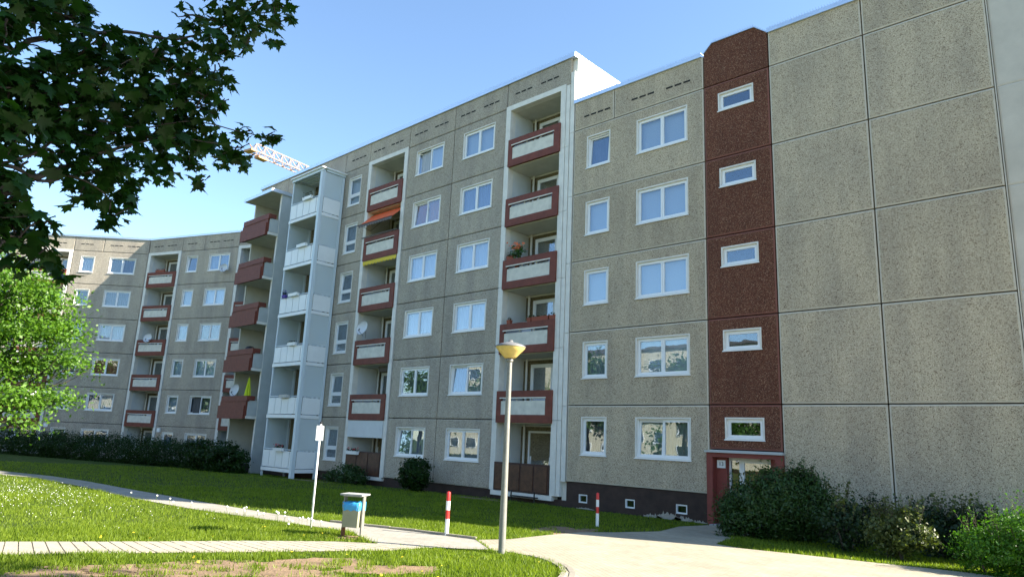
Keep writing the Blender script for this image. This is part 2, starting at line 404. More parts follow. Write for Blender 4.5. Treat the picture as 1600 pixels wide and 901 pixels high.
PLAZA = [(6.62,-11.0),(6.75,-10.2),(6.45,-8.7),(6.25,-7.2),(6.5,-6.2),(6.7,-4.4),(6.0,-2.2),(6.0,-.14),(8.15,-.14),(8.15,-2.2),(8.5,-4.3),(8.9,-5.6),
         (9.6,-5.75),(10.6,-5.35),(11.9,-4.95),(13.2,-4.5),(15.2,-3.9),(18,-3.4),(30,-3),(30,-30),(17,-30),(13.6,-20.5),(12.0,-16.6),(11.2,-14.6),(10.55,-13.3),
         (10.3,-12.85),(10.05,-12.5),(9.7,-12.15),(9.35,-11.92),(9.0,-11.75),(8.6,-11.66),(8.2,-11.66),(7.8,-11.8)]
FARPATH = [(-60,-20.5),(-40,-17.6),(-28,-15.6),(-20,-14.4),(-16.6,-13.9),(-13.3,-13.2),(-10.4,-12.95),(-6,-12.95),(-2.2,-12.8),(1.1,-12.5),(3.2,-12.15),(4.05,-11.85),(5.2,-11.4),(5.95,-11.2),(6.6,-11.02),
           (7.78,-11.82),(7.2,-12.7),(6.45,-13.25),(5.6,-13.0),(4.9,-12.72),(3.7,-12.95),(2.3,-13.25),(1.5,-13.4),(-.25,-13.75),(-3.4,-14.0),(-7.8,-13.9),(-12.4,-14.0),(-14.3,-14.6),(-20,-15.3),(-28,-16.6),(-40,-18.8),(-60,-21.8)]
CROSS_U = [(0.6,-22.5),(2.3,-20.3),(3.5,-18.2),(4.35,-16.64),(5.17,-14.95),(5.9,-13.75)]
CROSS_L = [(7.15,-13.5),(6.25,-15.4),(5.42,-17.05),(4.72,-18.55),(3.6,-20.9),(2.0,-23.2)]
CROSS = CROSS_U + [(6.42,-13.28),(7.18,-12.74)] + CROSS_L
patch('plaza', PLAZA, .6, .012, 'paving')
patch('footpath', FARPATH, .5, .016, 'path_paving')
cross = patch('garden_path', CROSS, .5, .010, 'sand_joint')
# single pavers of the near path (pieces of the path): courses across, laid between its two edges
def along(line, t):
    P_ = [Vector(p) for p in line]; ls = [(q-p).length for p, q in zip(P_, P_[1:])]; d = t*sum(ls)
    for p, q, l in zip(P_, P_[1:], ls):
        if d <= l or l is ls[-1]: return p.lerp(q, d/l)
        d -= l
PU = CROSS_U[1:] + [(6.42, -13.28)]; PL = ([(7.18, -12.74)] + CROSS_L[:-1])[::-1]
NC, NA = 46, 5; e_ = .006
for i in range(NC):
    for j in range(NA):
        c4 = [along(PU, t).lerp(along(PL, t), s) for t, s in ((i/NC, j/NA), ((i+1)/NC, j/NA), ((i+1)/NC, (j+1)/NA), (i/NC, (j+1)/NA))]
        cen = sum(c4, Vector((0, 0)))/4; zc = zg(cen.x, cen.y)
        q = [cen+(p-cen)*(1-2*e_/max(.05, (p-cen).length)) for p in c4]
        b_ = MB(); dz_ = random.uniform(-.002, .002)
        b_.v = [(p.x-cen.x, p.y-cen.y, zg(p.x, p.y)-zc-.004) for p in q]+[((p.x-cen.x)*.975, (p.y-cen.y)*.975, zg(p.x, p.y)-zc+.008+dz_) for p in q]
        b_.f = [[7,6,5,4],[4,5,1,0],[5,6,2,1],[6,7,3,2],[7,4,0,3]]; b_.mi = [0]*5
        obj('paver', b_.mesh('paver', 'paver'), cross, (cen.x, cen.y, zc+.012))
# curved kerb at the corner of the plaza, and a straight edging by the bollard
KC = [(10.95,-14.2),(10.55,-13.3),(10.3,-12.85),(10.05,-12.5),(9.7,-12.15),(9.35,-11.92),(9.0,-11.75),(8.6,-11.66)]
def kerbs(line, w, h, off, step, parent, mname='kerb'):
    L_ = [Vector(p) for p in line]; pts = []
    for a, b in zip(L_, L_[1:]):
        k = max(1, round((b-a).length/step))
        pts += [a.lerp(b, t/k) for t in range(k)]
    pts.append(L_[-1])
    for a, b in zip(pts, pts[1:]):
        d = (b-a); l = d.length; n = Vector((-d.y, d.x))/l; a = a+n*off
        k = MB().box(.004, l-.004, -w/2, w/2, -.1, h).mesh('kerb_stone', mname)
        obj('kerb_stone', k, parent, (a.x, a.y, zg(a.x, a.y)+.012), (0, 0, math.atan2(d.y, d.x)))
plaza = bpy.data.objects['plaza']
kerbs(KC, .08, .02, 0.02, .4, plaza); kerbs(KC, .09, .008, -.11, .4, plaza)
kerbs([(3.2,-12.12),(4.05,-11.82),(5.2,-11.37),(5.95,-11.17),(6.6,-10.99)], .06, .045, 0, .6, bpy.data.objects['footpath'])
# bare soil
def blob(cx, cy, rx, ry, rot, seed, n=40):
    out = []
    for k in range(n):
        a = 2*PI*k/n; r = 1+.45*noise.noise(Vector((math.cos(a)*1.6+seed*7.1, math.sin(a)*1.6, seed)))+.25*noise.noise(Vector((math.cos(a)*5+seed, math.sin(a)*5, 3.)))
        x, y = rx*r*math.cos(a), ry*r*math.sin(a); out.append((cx+x*math.cos(rot)-y*math.sin(rot), cy+x*math.sin(rot)+y*math.cos(rot)))
    return out
SOIL = [blob(7.15,-16.6,.55,1.5,-.5,1), blob(7.55,-15.05,.42,.75,-.5,2), blob(8.55,-14.55,.38,.7,-.55,3), blob(6.55,-18.3,.4,.8,-.5,4), blob(8.2,-15.9,.3,.6,-.5,8),
        blob(5.55,-13.15,.28,.62,-.9,5), blob(5.9,-7.3,.7,1.2,.3,6), blob(7.0,-8.4,.35,.5,.4,7), blob(-4,-.9,1.6,.45,.05,9), blob(-15.5,-1.4,2.2,.35,.05,10)]
for i, b in enumerate(SOIL):
    o = patch('bare_soil', b, .25, .0065, 'soil', 'structure')

# ------------------------------------------------------------------ foliage helpers
rng = np.random.default_rng(11)
def leaf_quads(P, Nrm, size, asp=1.6, jitter=.5):
    """a folded leaf (2 triangles -> one bent quad) at each point"""
    n = len(P)
    Nn = Nrm + rng.normal(0, jitter, (n, 3)); Nn /= np.linalg.norm(Nn, axis=1)[:, None]+1e-9
    A = rng.normal(0, 1, (n, 3)); T = np.cross(Nn, A); T /= np.linalg.norm(T, axis=1)[:, None]+1e-9
    B = np.cross(Nn, T); s = (size*rng.uniform(.6, 1.3, n))[:, None]
    v = np.empty((n, 4, 3)); v[:, 0] = P - T*s*asp*.5; v[:, 1] = P + B*s*.5 + Nn*s*.12; v[:, 2] = P + T*s*asp*.5 - Nn*s*.15; v[:, 3] = P - B*s*.5 + Nn*s*.12
    return v.reshape(-1, 3)
def leaf_mesh(name, P, Nrm, size, mname, asp=1.6, jitter=.5):
    v = leaf_quads(P, Nrm, size, asp, jitter); return fast_mesh(name, v, 4, np.arange(len(v)), mname)
def crown_points(blobs, n, shell=.45, clump=.35):
    """points through a set of ellipsoids, gathered into clumps with gaps between"""
    vol = np.array([b[3]*b[4]*b[5] for b in blobs])**.75; pr = vol/vol.sum()
    ncl = max(8, n//28); which = rng.choice(len(blobs), ncl, p=pr)
    d = rng.normal(0, 1, (ncl, 3)); d /= np.linalg.norm(d, axis=1)[:, None]
    r = (1-shell*rng.random(ncl)**1.6)[:, None]; Bc = np.array([b[:3] for b in blobs])[which]; Br = np.array([b[3:6] for b in blobs])[which]
    cc = Bc + d*r*Br; nn = d/Br; nn /= np.linalg.norm(nn, axis=1)[:, None]
    k = rng.integers(0, ncl, n); cs = clump*rng.uniform(.5, 1.3, ncl)[k][:, None]
    P = cc[k] + rng.normal(0, 1, (n, 3))*cs*np.array([1, 1, .7]); return P, nn[k]
def bush(name, label, cat, blobs, n, size, mname, base, asp=1.6, clump=.16, shell=.5, group=None, stems=5, jitter=.6, sprig=0, sprigmat=None):
    t = tag(empty(name, base), label, cat, group)
    bl = [(b[0]-base[0], b[1]-base[1], b[2]-base[2], *b[3:]) for b in blobs]
    P, Nn = crown_points(bl, n, shell, clump)
    P[:, 2] = np.maximum(P[:, 2], .03)
    o = obj('foliage', leaf_mesh('foliage', P, Nn, size, mname, asp, jitter), t); o['kind'] = 'stuff'
    sm = MB()
    for k in range(stems):
        b = bl[k % len(bl)]; a = random.uniform(0, 6.3)
        sm.tube([(b[0]+.08*math.cos(a), b[1]+.08*math.sin(a), -.05), (b[0]+b[3]*.3*math.cos(a), b[1]+b[4]*.3*math.sin(a), b[2]*.6+.05), (b[0]+b[3]*.6*math.cos(a), b[1]+b[4]*.6*math.sin(a), b[2]+b[5]*.5)], [.025, .016, .006], 5)
    obj('stems', sm.mesh('stems', 'bark'), t)['kind'] = 'stuff'
    if sprig:
        # long shoots standing out of the top
        tw = MB(); PP = []
        for k in range(sprig):
            b = bl[random.randrange(len(bl))]; a = random.uniform(0, 6.3); rr = random.random()**.5
            p = Vector((b[0]+b[3]*rr*.8*math.cos(a), b[1]+b[4]*rr*.8*math.sin(a), b[2]+b[5]*(1-rr*rr*.6)**.5*.85)); q = p+Vector((random.gauss(0, .12), random.gauss(0, .12), random.uniform(.25, .5)))
            tw.tube([p, q], [.005, .002], 3, False)
            for j in range(9): PP.append(p.lerp(q, random.random()*1.05)+Vector((random.gauss(0, .03), random.gauss(0, .03), 0)))
        PP = np.array([tuple(p) for p in PP]); o = obj('shoots', leaf_mesh('shoots', PP, np.tile([0, 0, 1.], (len(PP), 1)), size*.9, sprigmat or mname, asp, 1.), t); o['kind'] = 'stuff'
        obj('twigs', tw.mesh('twigs', 'bark'), t)['kind'] = 'stuff'
    return t
# ------------------------------------------------------------------ building kit (local frame: x along the facade, -y outwards, z up)
_cache = {}
def cached(key, fn):
    if key not in _cache: _cache[key] = fn()
    return _cache[key]
GAP, EDGE, CH, PT = .019, .045, .014, .16
def panel_mesh(w, h, holes, mname, gaps=(1, 1, 1, 1)):
    def mk():
        b = MB(); gl, gr, gb, gt = [GAP*g for g in gaps]
        x0, x1, z0, z1 = gl, w-gr, gb, h-gt; X0, X1, Z0, Z1 = x0+EDGE, x1-EDGE, z0+EDGE, z1-EDGE
        xs = sorted({X0, X1, *[q for a in holes for q in (a[0], a[1])]}); zs = sorted({Z0, Z1, *[q for a in holes for q in (a[2], a[3])]})
        for i in range(len(xs)-1):
            for j in range(len(zs)-1):
                cx, cz = (xs[i]+xs[i+1])/2, (zs[j]+zs[j+1])/2
                if any(a[0] < cx < a[1] and a[2] < cz < a[3] for a in holes): continue
                b.quad((xs[i],0,zs[j]),(xs[i+1],0,zs[j]),(xs[i+1],0,zs[j+1]),(xs[i],0,zs[j+1]))
        # chamfered rim and edges
        I = [(X0,0,Z0),(X1,0,Z0),(X1,0,Z1),(X0,0,Z1)]; O = [(x0,CH,z0),(x1,CH,z0),(x1,CH,z1),(x0,CH,z1)]; K = [(x0,PT,z0),(x1,PT,z0),(x1,PT,z1),(x0,PT,z1)]
        for i in range(4):
            j = (i+1) % 4; b.cur = 1; b.quad(O[i], O[j], I[j], I[i]); b.cur = 0; b.quad(K[i], K[j], O[j], O[i])
        for a in holes:
            p = [(a[0],a[2]),(a[1],a[2]),(a[1],a[3]),(a[0],a[3])]
            for i in range(4):
                j = (i+1) % 4; b.quad((p[i][0],0,p[i][1]),(p[j][0],0,p[j][1]),(p[j][0],PT,p[j][1]),(p[i][0],PT,p[i][1]))
        return b.mesh('wall_panel', [mname, {'aggregate_bounce_tint': 'rim_grey', 'aggregate_red': 'rim_red'}.get(mname, mname)])
    return cached(('panel', round(w, 3), round(h, 3), tuple(holes), mname, gaps), mk)
def panel(B, x, z, w, h, holes=(), mname='aggregate', y=0, gaps=(1, 1, 1, 1)):
    return obj('wall_panel', panel_mesh(w, h, tuple(holes), mname, gaps), B, (x, y, z))
def part(B, name, mname, *boxes, loc=(0,0,0)):
    b = MB()
    for q in boxes: b.box(*q)
    return obj(name, b.mesh(name, mname), B, loc)

def curtain_mesh(w, h, mname, flat=False):
    def mk():
        b = MB(); n = 1 if flat else max(6, int(w/.035)); ph = random.uniform(0, 6)
        pts = [(w*i/n, 0 if flat else .022*math.sin(ph+i*1.35)+.008*math.sin(i*.6)) for i in range(n+1)]
        for (xa, ya), (xb, yb) in zip(pts, pts[1:]): b.quad((xa,ya,0),(xb,yb,0),(xb,yb,h),(xa,ya,h))
        return b.mesh('curtain', mname, not flat)
    return cached(('cur', round(w, 3), round(h, 3), mname, flat, random.randrange(3)), mk)
SB = .05
def window(B, x, z, w, h, sashes=2, cur='curtain_white', tilt=None, open_=None, transom=0, y=0, half=0, sill=True, name='window', sill_h=.05):
    """w x h opening with plaster surround, frame, sashes and panes; tilt / open_ = index of a sash tipped or swung inwards"""
    win = obj(name, cached(('sur', w, h), lambda: MB().ring(0, w, 0, h, SB, -.010, .15).mesh('window', 'white_paint')), B, (x, y, z))
    iw, ih = w-2*SB, h-2*SB
    obj('frame', cached(('frm', w, h), lambda: MB().ring(SB, w-SB, SB, h-SB, .045, .070, .145).mesh('frame', 'pvc')), win)
    if sill:
        obj('sill', cached(('sill', w), lambda: MB().box(-.02, w+.02, -.05, -.0105, -.012, .016).box(SB+.001, w-SB-.001, -.0105, .0695, SB+.0, SB+.022).mesh('sill', 'pvc')), win)
    x0, x1, z0, z1 = SB+.045, w-SB-.045, SB+.045, h-SB-.045
    if transom:
        obj('transom', MB().box(x0, x1, .066, .14, z0+transom-.035, z0+transom+.035).mesh('transom', 'pvc'), win)
        cells = [(x0, x1, z0+.01, z0+transom-.036), (x0, x1, z0+transom+.036, z1)]
    elif sashes == 2:
        xm = (x0+x1)/2; cells = [(x0, xm-.004, z0, z1), (xm+.004, x1, z0, z1)]
    else: cells = [(x0, x1, z0, z1)]
    for i, (a, b, c, d) in enumerate(cells):
        cw, ch = b-a, d-c
        rot = None; loc = (a, .060, c)
        if tilt == i: rot = (math.radians(-4.5), 0, 0)
        if open_ == i: rot = (0, 0, math.radians(62))
        s = obj('sash', cached(('sash', round(cw, 3), round(ch, 3)), lambda: MB().ring(0, cw, 0, ch, .062, 0, .07).mesh('sash', 'pvc')), win, loc, rot)
        p = obj('pane', cached(('pane', round(cw, 3), round(ch, 3)), lambda: MB().box(.055, cw-.055, .028, .040, .055, ch-.055).mesh('pane', 'glass')), win, loc, rot)
    if cur:
        flat = cur.startswith('blind'); m_ = cur
        hh = ih*(1-half) if half else ih
        obj('blind' if flat else 'curtain', curtain_mesh(iw, hh, m_, flat), win, (SB, .235, SB+(ih-hh)))
    return win

def parapet(B, x0, w, z, y=-.10, name='balcony_parapet', slit=True):
    """loggia parapet: red concrete frame with a pale inset panel under an open slot"""
    b = MB(); th = .13; zb, zt = -.12, 1.16
    b.box(0, .24, y, y+th, zb, zt); b.box(w-.33, w, y, y+th, zb, zt); b.box(.24, w-.33, y, y+th, zb, .20); b.box(.24, w-.33, y, y+th, .86, zt)
    p = obj(name, cached(('par', w, y), lambda: b.mesh(name, 'red_paint')), B, (x0, 0, z))
    obj('inset_panel', cached(('inset', w, y), lambda: MB().box(.242, w-.332, y+.03, y+th-.02, .202, .755).mesh('inset_panel', 'cream_panel')), p)
    obj('slot_trim', cached(('trim', w, y), lambda: MB().box(.20, w-.30, y-.022, y-.0005, .845, .895).mesh('slot_trim', 'cream_panel')), p)
    for f_ in (.36, .63): obj('slot_post', cached(('post', y), lambda: MB().box(0, .03, y+.04, y+.09, .7555, .8595).mesh('slot_post', 'cream_panel')), p, (w*f_, 0, 0))
    return p
def balcony_door(B, x, z, w, y, cur, tilt=False, h=2.38):
    """door and window unit in the back wall of a loggia"""
    d = obj('balcony_door', cached(('bdf', w, h), lambda: MB().ring(0, w, 0, h, .08, -.06, .0).mesh('balcony_door', 'pvc')), B, (x, y, z))
    xm = w*.62
    for a, b, z0 in ((.08, xm, .85), (xm+.0, w-.08, .08)):
        cw, ch = b-a, h-.08-z0; rot = (math.radians(-6), 0, 0) if tilt and z0 > .5 else None
        obj('sash', cached(('bds', round(cw, 2), round(ch, 2)), lambda: MB().ring(0, cw, 0, ch, .07, -.05, -.005).mesh('sash', 'pvc')), d, (a, 0, z0), rot)
        obj('pane', cached(('bdp', round(cw, 2), round(ch, 2)), lambda: MB().box(.065, cw-.065, -.034, -.026, .065, ch-.065).mesh('pane', 'glass')), d, (a, 0, z0), rot)
    obj('lower_panel', cached(('bdl', w), lambda: MB().box(.08, xm-.002, -.045, -.004, .081, .849).mesh('lower_panel', 'pvc')), d)
    obj('curtain', curtain_mesh(w-.18, h-.2, cur), d, (.09, .028, .09))
    return d
LOG_D = 1.5
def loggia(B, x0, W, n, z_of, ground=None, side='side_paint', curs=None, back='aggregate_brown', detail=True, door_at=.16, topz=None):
    """a column of n recessed balconies between white posts"""
    pw = .28; xi0, xi1 = x0+pw, x0+W-pw
    for k in range(n):
        z = z_of(k); h = 2.8
        for xx in (x0, x0+W-pw):
            hh = h if k < n-1 else h-.06
            obj('post', cached(('lpost', pw, round(hh, 2)), lambda: MB().box(.004, pw-.004, -.03, .30, .006, hh-.006).mesh('post', 'white_paint')), B, (xx, 0, z))
        if k > 0:
            obj('floor_slab', cached(('lslab', W), lambda: MB().box(.002, W-2*pw-.002, .04, LOG_D, -.15, 0).mesh('floor_slab', 'slab_under')), B, (xi0, 0, z))
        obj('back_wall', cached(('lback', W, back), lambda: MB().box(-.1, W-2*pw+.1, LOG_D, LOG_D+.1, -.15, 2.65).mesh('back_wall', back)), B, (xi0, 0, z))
        obj('ceiling_trim', cached(('ltrim', W), lambda: MB().box(.002, W-2*pw-.002, LOG_D-.05, LOG_D-.001, 2.585, 2.648).mesh('ceiling_trim', 'white_paint')), B, (xi0, 0, z))
        obj('side_wall', cached(('lside', side), lambda: MB().box(-.12, 0, .302, LOG_D, -.15, 2.65).mesh('side_wall', side)), B, (xi0, 0, z))
        obj('side_wall', cached(('lside', side), lambda: None), B, (xi1+.12, 0, z))
        obj('drain_pipe', cached('pipe', lambda: MB().tube([(0,0,0),(0,0,2.645)], .05, 8).mesh('drain_pipe', 'white_paint')), B, (xi0+.28, LOG_D-.12, z))
        c = (curs[k] if curs else random.choice(['curtain_lace', 'curtain_grey', 'curtain_white']))
        balcony_door(B, xi0+(W-2*pw)*door_at, z+.03, (W-2*pw)*.66, LOG_D-.002, c, tilt=(k == 0 and detail))
        if k > 0: parapet(B, x0+.27, W-.50, z)
    zt = z_of(n-1)+2.65
    part(B, 'lintel', 'white_paint', (x0, x0+W, -.032, .30, zt+.0, zt+.23))
    part(B, 'ceiling_slab', 'slab_under', (xi0-.1, xi1+.1, .302, LOG_D+.1, zt+.0, zt+.2))
    part(B, 'wall_core', 'core', (x0-.02, xi0-.13, .32, LOG_D+.1, z_of(0)-.4, zt+.3), (xi1+.13, x0+W+.02, .32, LOG_D+.1, z_of(0)-.4, zt+.3))
def vents(B, x0, x1, z, n=3, y=-.004):
    w = (x1-x0)/n
    for i in range(n):
        obj('vent_slot', cached(('vent', round(w, 2)), lambda: MB().box(.03, w-.05, -.003, .003, -.035, .035).mesh('vent_slot', 'dark_gap')), B, (x0+i*w, y, z))
def spikes(B, segs, name='bird_spikes'):
    b = MB()
    for (xa, za), (xb, zb) in segs:
        l = math.hypot(xb-xa, zb-za); n = int(l/.09)
        for i in range(n):
            t = (i+.5)/n; x = xa+(xb-xa)*t; z = za+(zb-za)*t
            for yy, dy in ((0, -.03), (.02, .03)):
                b.quad((x-.003, yy, z), (x+.003, yy, z), (x+.003, yy+dy, z+.11), (x-.003, yy+dy, z+.11))
    o = obj(name, b.mesh(name, 'galvanised'), B); o['kind'] = 'stuff'
    return o

# ------------------------------------------------------------------ house 13 (right section)
random.seed(21)
XL, XB, XC, XD, XE, XF = 0.0, 5.86, 8.24, 11.19, 14.36, 18.4
R = tag(empty('apartment_building', (0, 0, 0)), 'five storey pebble concrete section with red brown stair strip and portal numbered 13', 'building')
DEPTH = 12
part(R, 'wall_core', 'core', (XL+.02, XB+.1, .42, DEPTH, -1.2, 15.1), (XB+.1, XC-.1, .62, DEPTH, -1.2, 15.1), (XC-.1, XF, .42, DEPTH, -1.2, 15.1))
part(R, 'end_wall', 'smooth_concrete', (XF, XF+.15, .06, DEPTH, -1.2, 15.2))
SW, SH = 1.15, 1.40
rc_small = ['curtain_white', None, 'blind_white', 'blind_white', 'curtain_blue']
rc_wide = ['blind_white', 'blind_white', 'blind_white', 'blind_white', 'blind_white']
for k in range(5):
    z = 2.8*k
    panel(R, XL, z, XB-XL, 2.8, [(.67, .67+SW, .98, .98+SH), (3.04, 5.20, .98, .98+SH)], 'aggregate_bounce_tint')
    window(R, .67, z+.98, SW, SH, 1, ['curtain_grey', 'curtain_lace', 'blind_white', 'blind_white', 'curtain_blue'][k], tilt=0 if k == 4 else None)
    window(R, 3.04, z+.98, 2.16, SH, 2, 'blind_white' if k else 'curtain_green', tilt=0 if k == 0 else None)
    if k: panel(R, XB, z, XC-XB, 2.8, [(.54, 1.83, 1.70, 2.40)], 'aggregate_red')
    else: panel(R, XB, 1.40, XC-XB, 1.40, [(.54, 1.83, .30, 1.00)], 'aggregate_red')
    window(R, XB+.54, z+1.70, 1.29, .70, 1, None)
    panel(R, XC, z, XD-XC, 2.8, (), 'aggregate_bounce_tint'); panel(R, XD, z, XE-XD, 2.8, (), 'aggregate_bounce_tint')
    panel(R, XE+.03, z, XF-XE-.03, 2.8, (), 'smooth_concrete', y=.05, gaps=(.5, .5, .15, .15))
part(R, 'joint_strip', 'smooth_concrete', (XE+.002, XE+.028, .01, .1, 0, 14))
# parapet band, coping
PB, PTZ = 14.0, 15.27
panel(R, XL, PB, 1.98, PTZ-PB, (), 'aggregate_bounce_tint'); panel(R, XL+1.98, PB, XB-XL-1.98, PTZ-PB, (), 'aggregate_bounce_tint'); panel(R, XC, PB, XD-XC, PTZ-PB, (), 'aggregate_bounce_tint'); panel(R, XD, PB, XE-XD, PTZ-PB, (), 'aggregate_bounce_tint')
panel(R, XE+.03, PB, XF-XE-.03, PTZ-PB, (), 'smooth_concrete', y=.05, gaps=(.5, .5, .15, .15))
vents(R, .47, 1.84, 14.51, 4); vents(R, 2.77, 3.86, 14.52); vents(R, 4.30, 5.39, 14.49)
part(R, 'coping', 'coping_metal', (XL-.0, XB-.06, -.07, .5, PTZ-.04, PTZ+.12))
part(R, 'coping', 'coping_metal', (XC+.0, XF+.2, -.07, .5, PTZ-.04, PTZ+.12))
part(R, 'roof', 'roofing', (XL+.05, XF, .5, DEPTH, 15.1, 15.2))
TW = [(XB+.0, 14.0), (XC-.0, 14.0), (XC-.0, 15.28), (7.80, 15.64), (6.22, 15.64), (XB+.0, 15.30)]
b = MB(); g_ = GAP
P2 = [(XB+g_, 14.016), (XC-g_, 14.016), (XC-g_, 15.27), (7.79, 15.63), (6.22, 15.63), (XB+g_, 15.30)]
b.quad(*[(x, 0, z) for x, z in P2])
for i in range(6):
    (xa, za), (xb, zb) = P2[i], P2[(i+1) % 6]; b.quad((xb, 0, zb), (xa, 0, za), (xa, .5, za), (xb, .5, zb))
b.quad(*[(x, .5, z) for x, z in P2[::-1]])
obj('gable_panel', b.mesh('gable_panel', 'aggregate_red'), R)
for (xa, za), (xb, zb) in ((P2[5], P2[4]), (P2[4], P2[3]), (P2[3], P2[2])):
    b = MB(); h = .055
    pts = [(xa, za), (xb, zb), (xb, zb+h), (xa, za+h)]
    b.quad(*[(x, -.05, z) for x, z in pts]); b.quad(*[(x, .55, z) for x, z in pts[::-1]])
    for i in range(4):
        (x0_, z0_), (x1_, z1_) = pts[i], pts[(i+1) % 4]; b.quad((x1_, -.05, z1_), (x0_, -.05, z0_), (x0_, .55, z0_), (x1_, .55, z1_))
    obj('gable_coping', b.mesh('gable_coping', 'coping_metal'), R)
spikes(R, [((.05, PTZ+.12), (XB-.1, PTZ+.12)), ((6.25, 15.685), (7.78, 15.685)), ((XC+.05, PTZ+.12), (XF, PTZ+.12))])
# plinth with cellar windows
PZ = -1.3
for a, b_ in ((.55, .99), (2.58, 3.02), (4.56, 5.02)): pass
pw_ = [(.57, .97), (2.60, 3.0), (4.58, 5.0)]
xs = [0.0, .57, .97, 2.60, 3.0, 4.58, 5.0, XB]
pb = [(xs[0], XB, .06, .42, -.40, -.002), (xs[0], XB, .06, .42, PZ, -.70)] + [(xs[i], xs[i+1], .06, .42, -.70, -.40) for i in (0, 2, 4, 6)]
part(R, 'plinth', 'plinth', *pb)
part(R, 'plinth', 'plinth', (XC, XF+.1, .06, .42, PZ, -.002))
for a, b_ in pw_:
    c = obj('cellar_window', MB().ring(a+.001, b_-.001, -.699, -.401, .045, .075, .14).mesh('cellar_window', 'pvc'), R)
    obj('pane', MB().box(a+.046, b_-.046, .11, .12, -.654, -.446).mesh('pane', 'glass'), c)
for i, (x, w, h) in enumerate(((3.7, .35, .10), (4.3, .45, .20), (4.85, .4, .12), (5.4, .3, .06), (.9, .4, .05))):
    zz = zg(x, .0); pts = [(x+w*math.cos(a)*(1+.3*noise.noise(Vector((a*2, i, 0)))), zz+max(-.02, h*math.sin(a)*(.75+.9*noise.noise(Vector((a*5.3, i, 4)))+.5*random.random()))) for a in [PI*k/30 for k in range(31)]]
    b = MB(); b.quad(*[(p, .056, q) for p, q in pts]); obj('flaked_paint', b.mesh('flaked_paint', 'plinth_bare'), R)
# entrance
part(R, 'entrance_portal', 'portal_red', (5.80, 6.00, -.12, .5, -1.2, 1.30), (8.02, 8.25, -.12, .5, -1.2, 1.30), (6.00, 8.02, -.12, .5, 1.16, 1.30), (6.0, 6.36, .14, .5, -1.2, 1.16), (7.78, 8.02, .14, .5, -1.2, 1.16), (6.36, 7.78, .56, .62, -1.2, 1.16))
part(R, 'canopy_slab', 'grey_plastic', (5.76, 8.28, -.20, -.0, 1.302, 1.36), (5.87, 8.23, .0, .15, 1.302, 1.385))
dd = part(R, 'entrance_door', 'pvc', (6.362, 6.42, .30, .36, -.86, 1.158), (6.70, 6.86, .30, .36, -.86, 1.158), (7.70, 7.778, .30, .36, -.86, 1.158), (6.42, 6.70, .30, .36, 1.08, 1.158), (6.86, 7.70, .30, .36, 1.02, 1.158), (6.42, 6.70, .30, .36, -.86, -.4), (6.86, 7.70, .30, .36, -.86, -.5))
obj('pane', MB().box(6.421, 6.699, .325, .335, -.399, 1.079).mesh('pane', 'glass'), dd)
obj('pane', MB().box(6.861, 7.699, .325, .335, -.499, 1.019).mesh('pane', 'glass'), dd)
obj('handle', MB().tube([(6.93, .27, .1), (6.93, .27, .45)], .015, 6).mesh('handle', 'galvanised'), dd)
part(R, 'door_step', 'stone_light', (5.98, 8.1, -.35, .30, -1.2, -.865))
np_ = part(R, 'number_plate', 'white_panel', (6.055, 6.325, .09, .138, .83, 1.07))
def text_mesh(s, size, mname):
    c = bpy.data.curves.new('text', 'FONT'); c.body = s; c.size = size; c.extrude = .002; c.align_x = 'CENTER'; c.align_y = 'CENTER'
    o = bpy.data.objects.new('text', c); COL.objects.link(o)
    me = bpy.data.meshes.new_from_object(o.evaluated_get(bpy.context.evaluated_depsgraph_get())); bpy.data.objects.remove(o); me.materials.clear(); me.materials.append(MATS[mname]); return me
obj('number', text_mesh('13', .17, 'print_dark'), np_, (6.20, .086, .95), (PI/2, 0, 0))

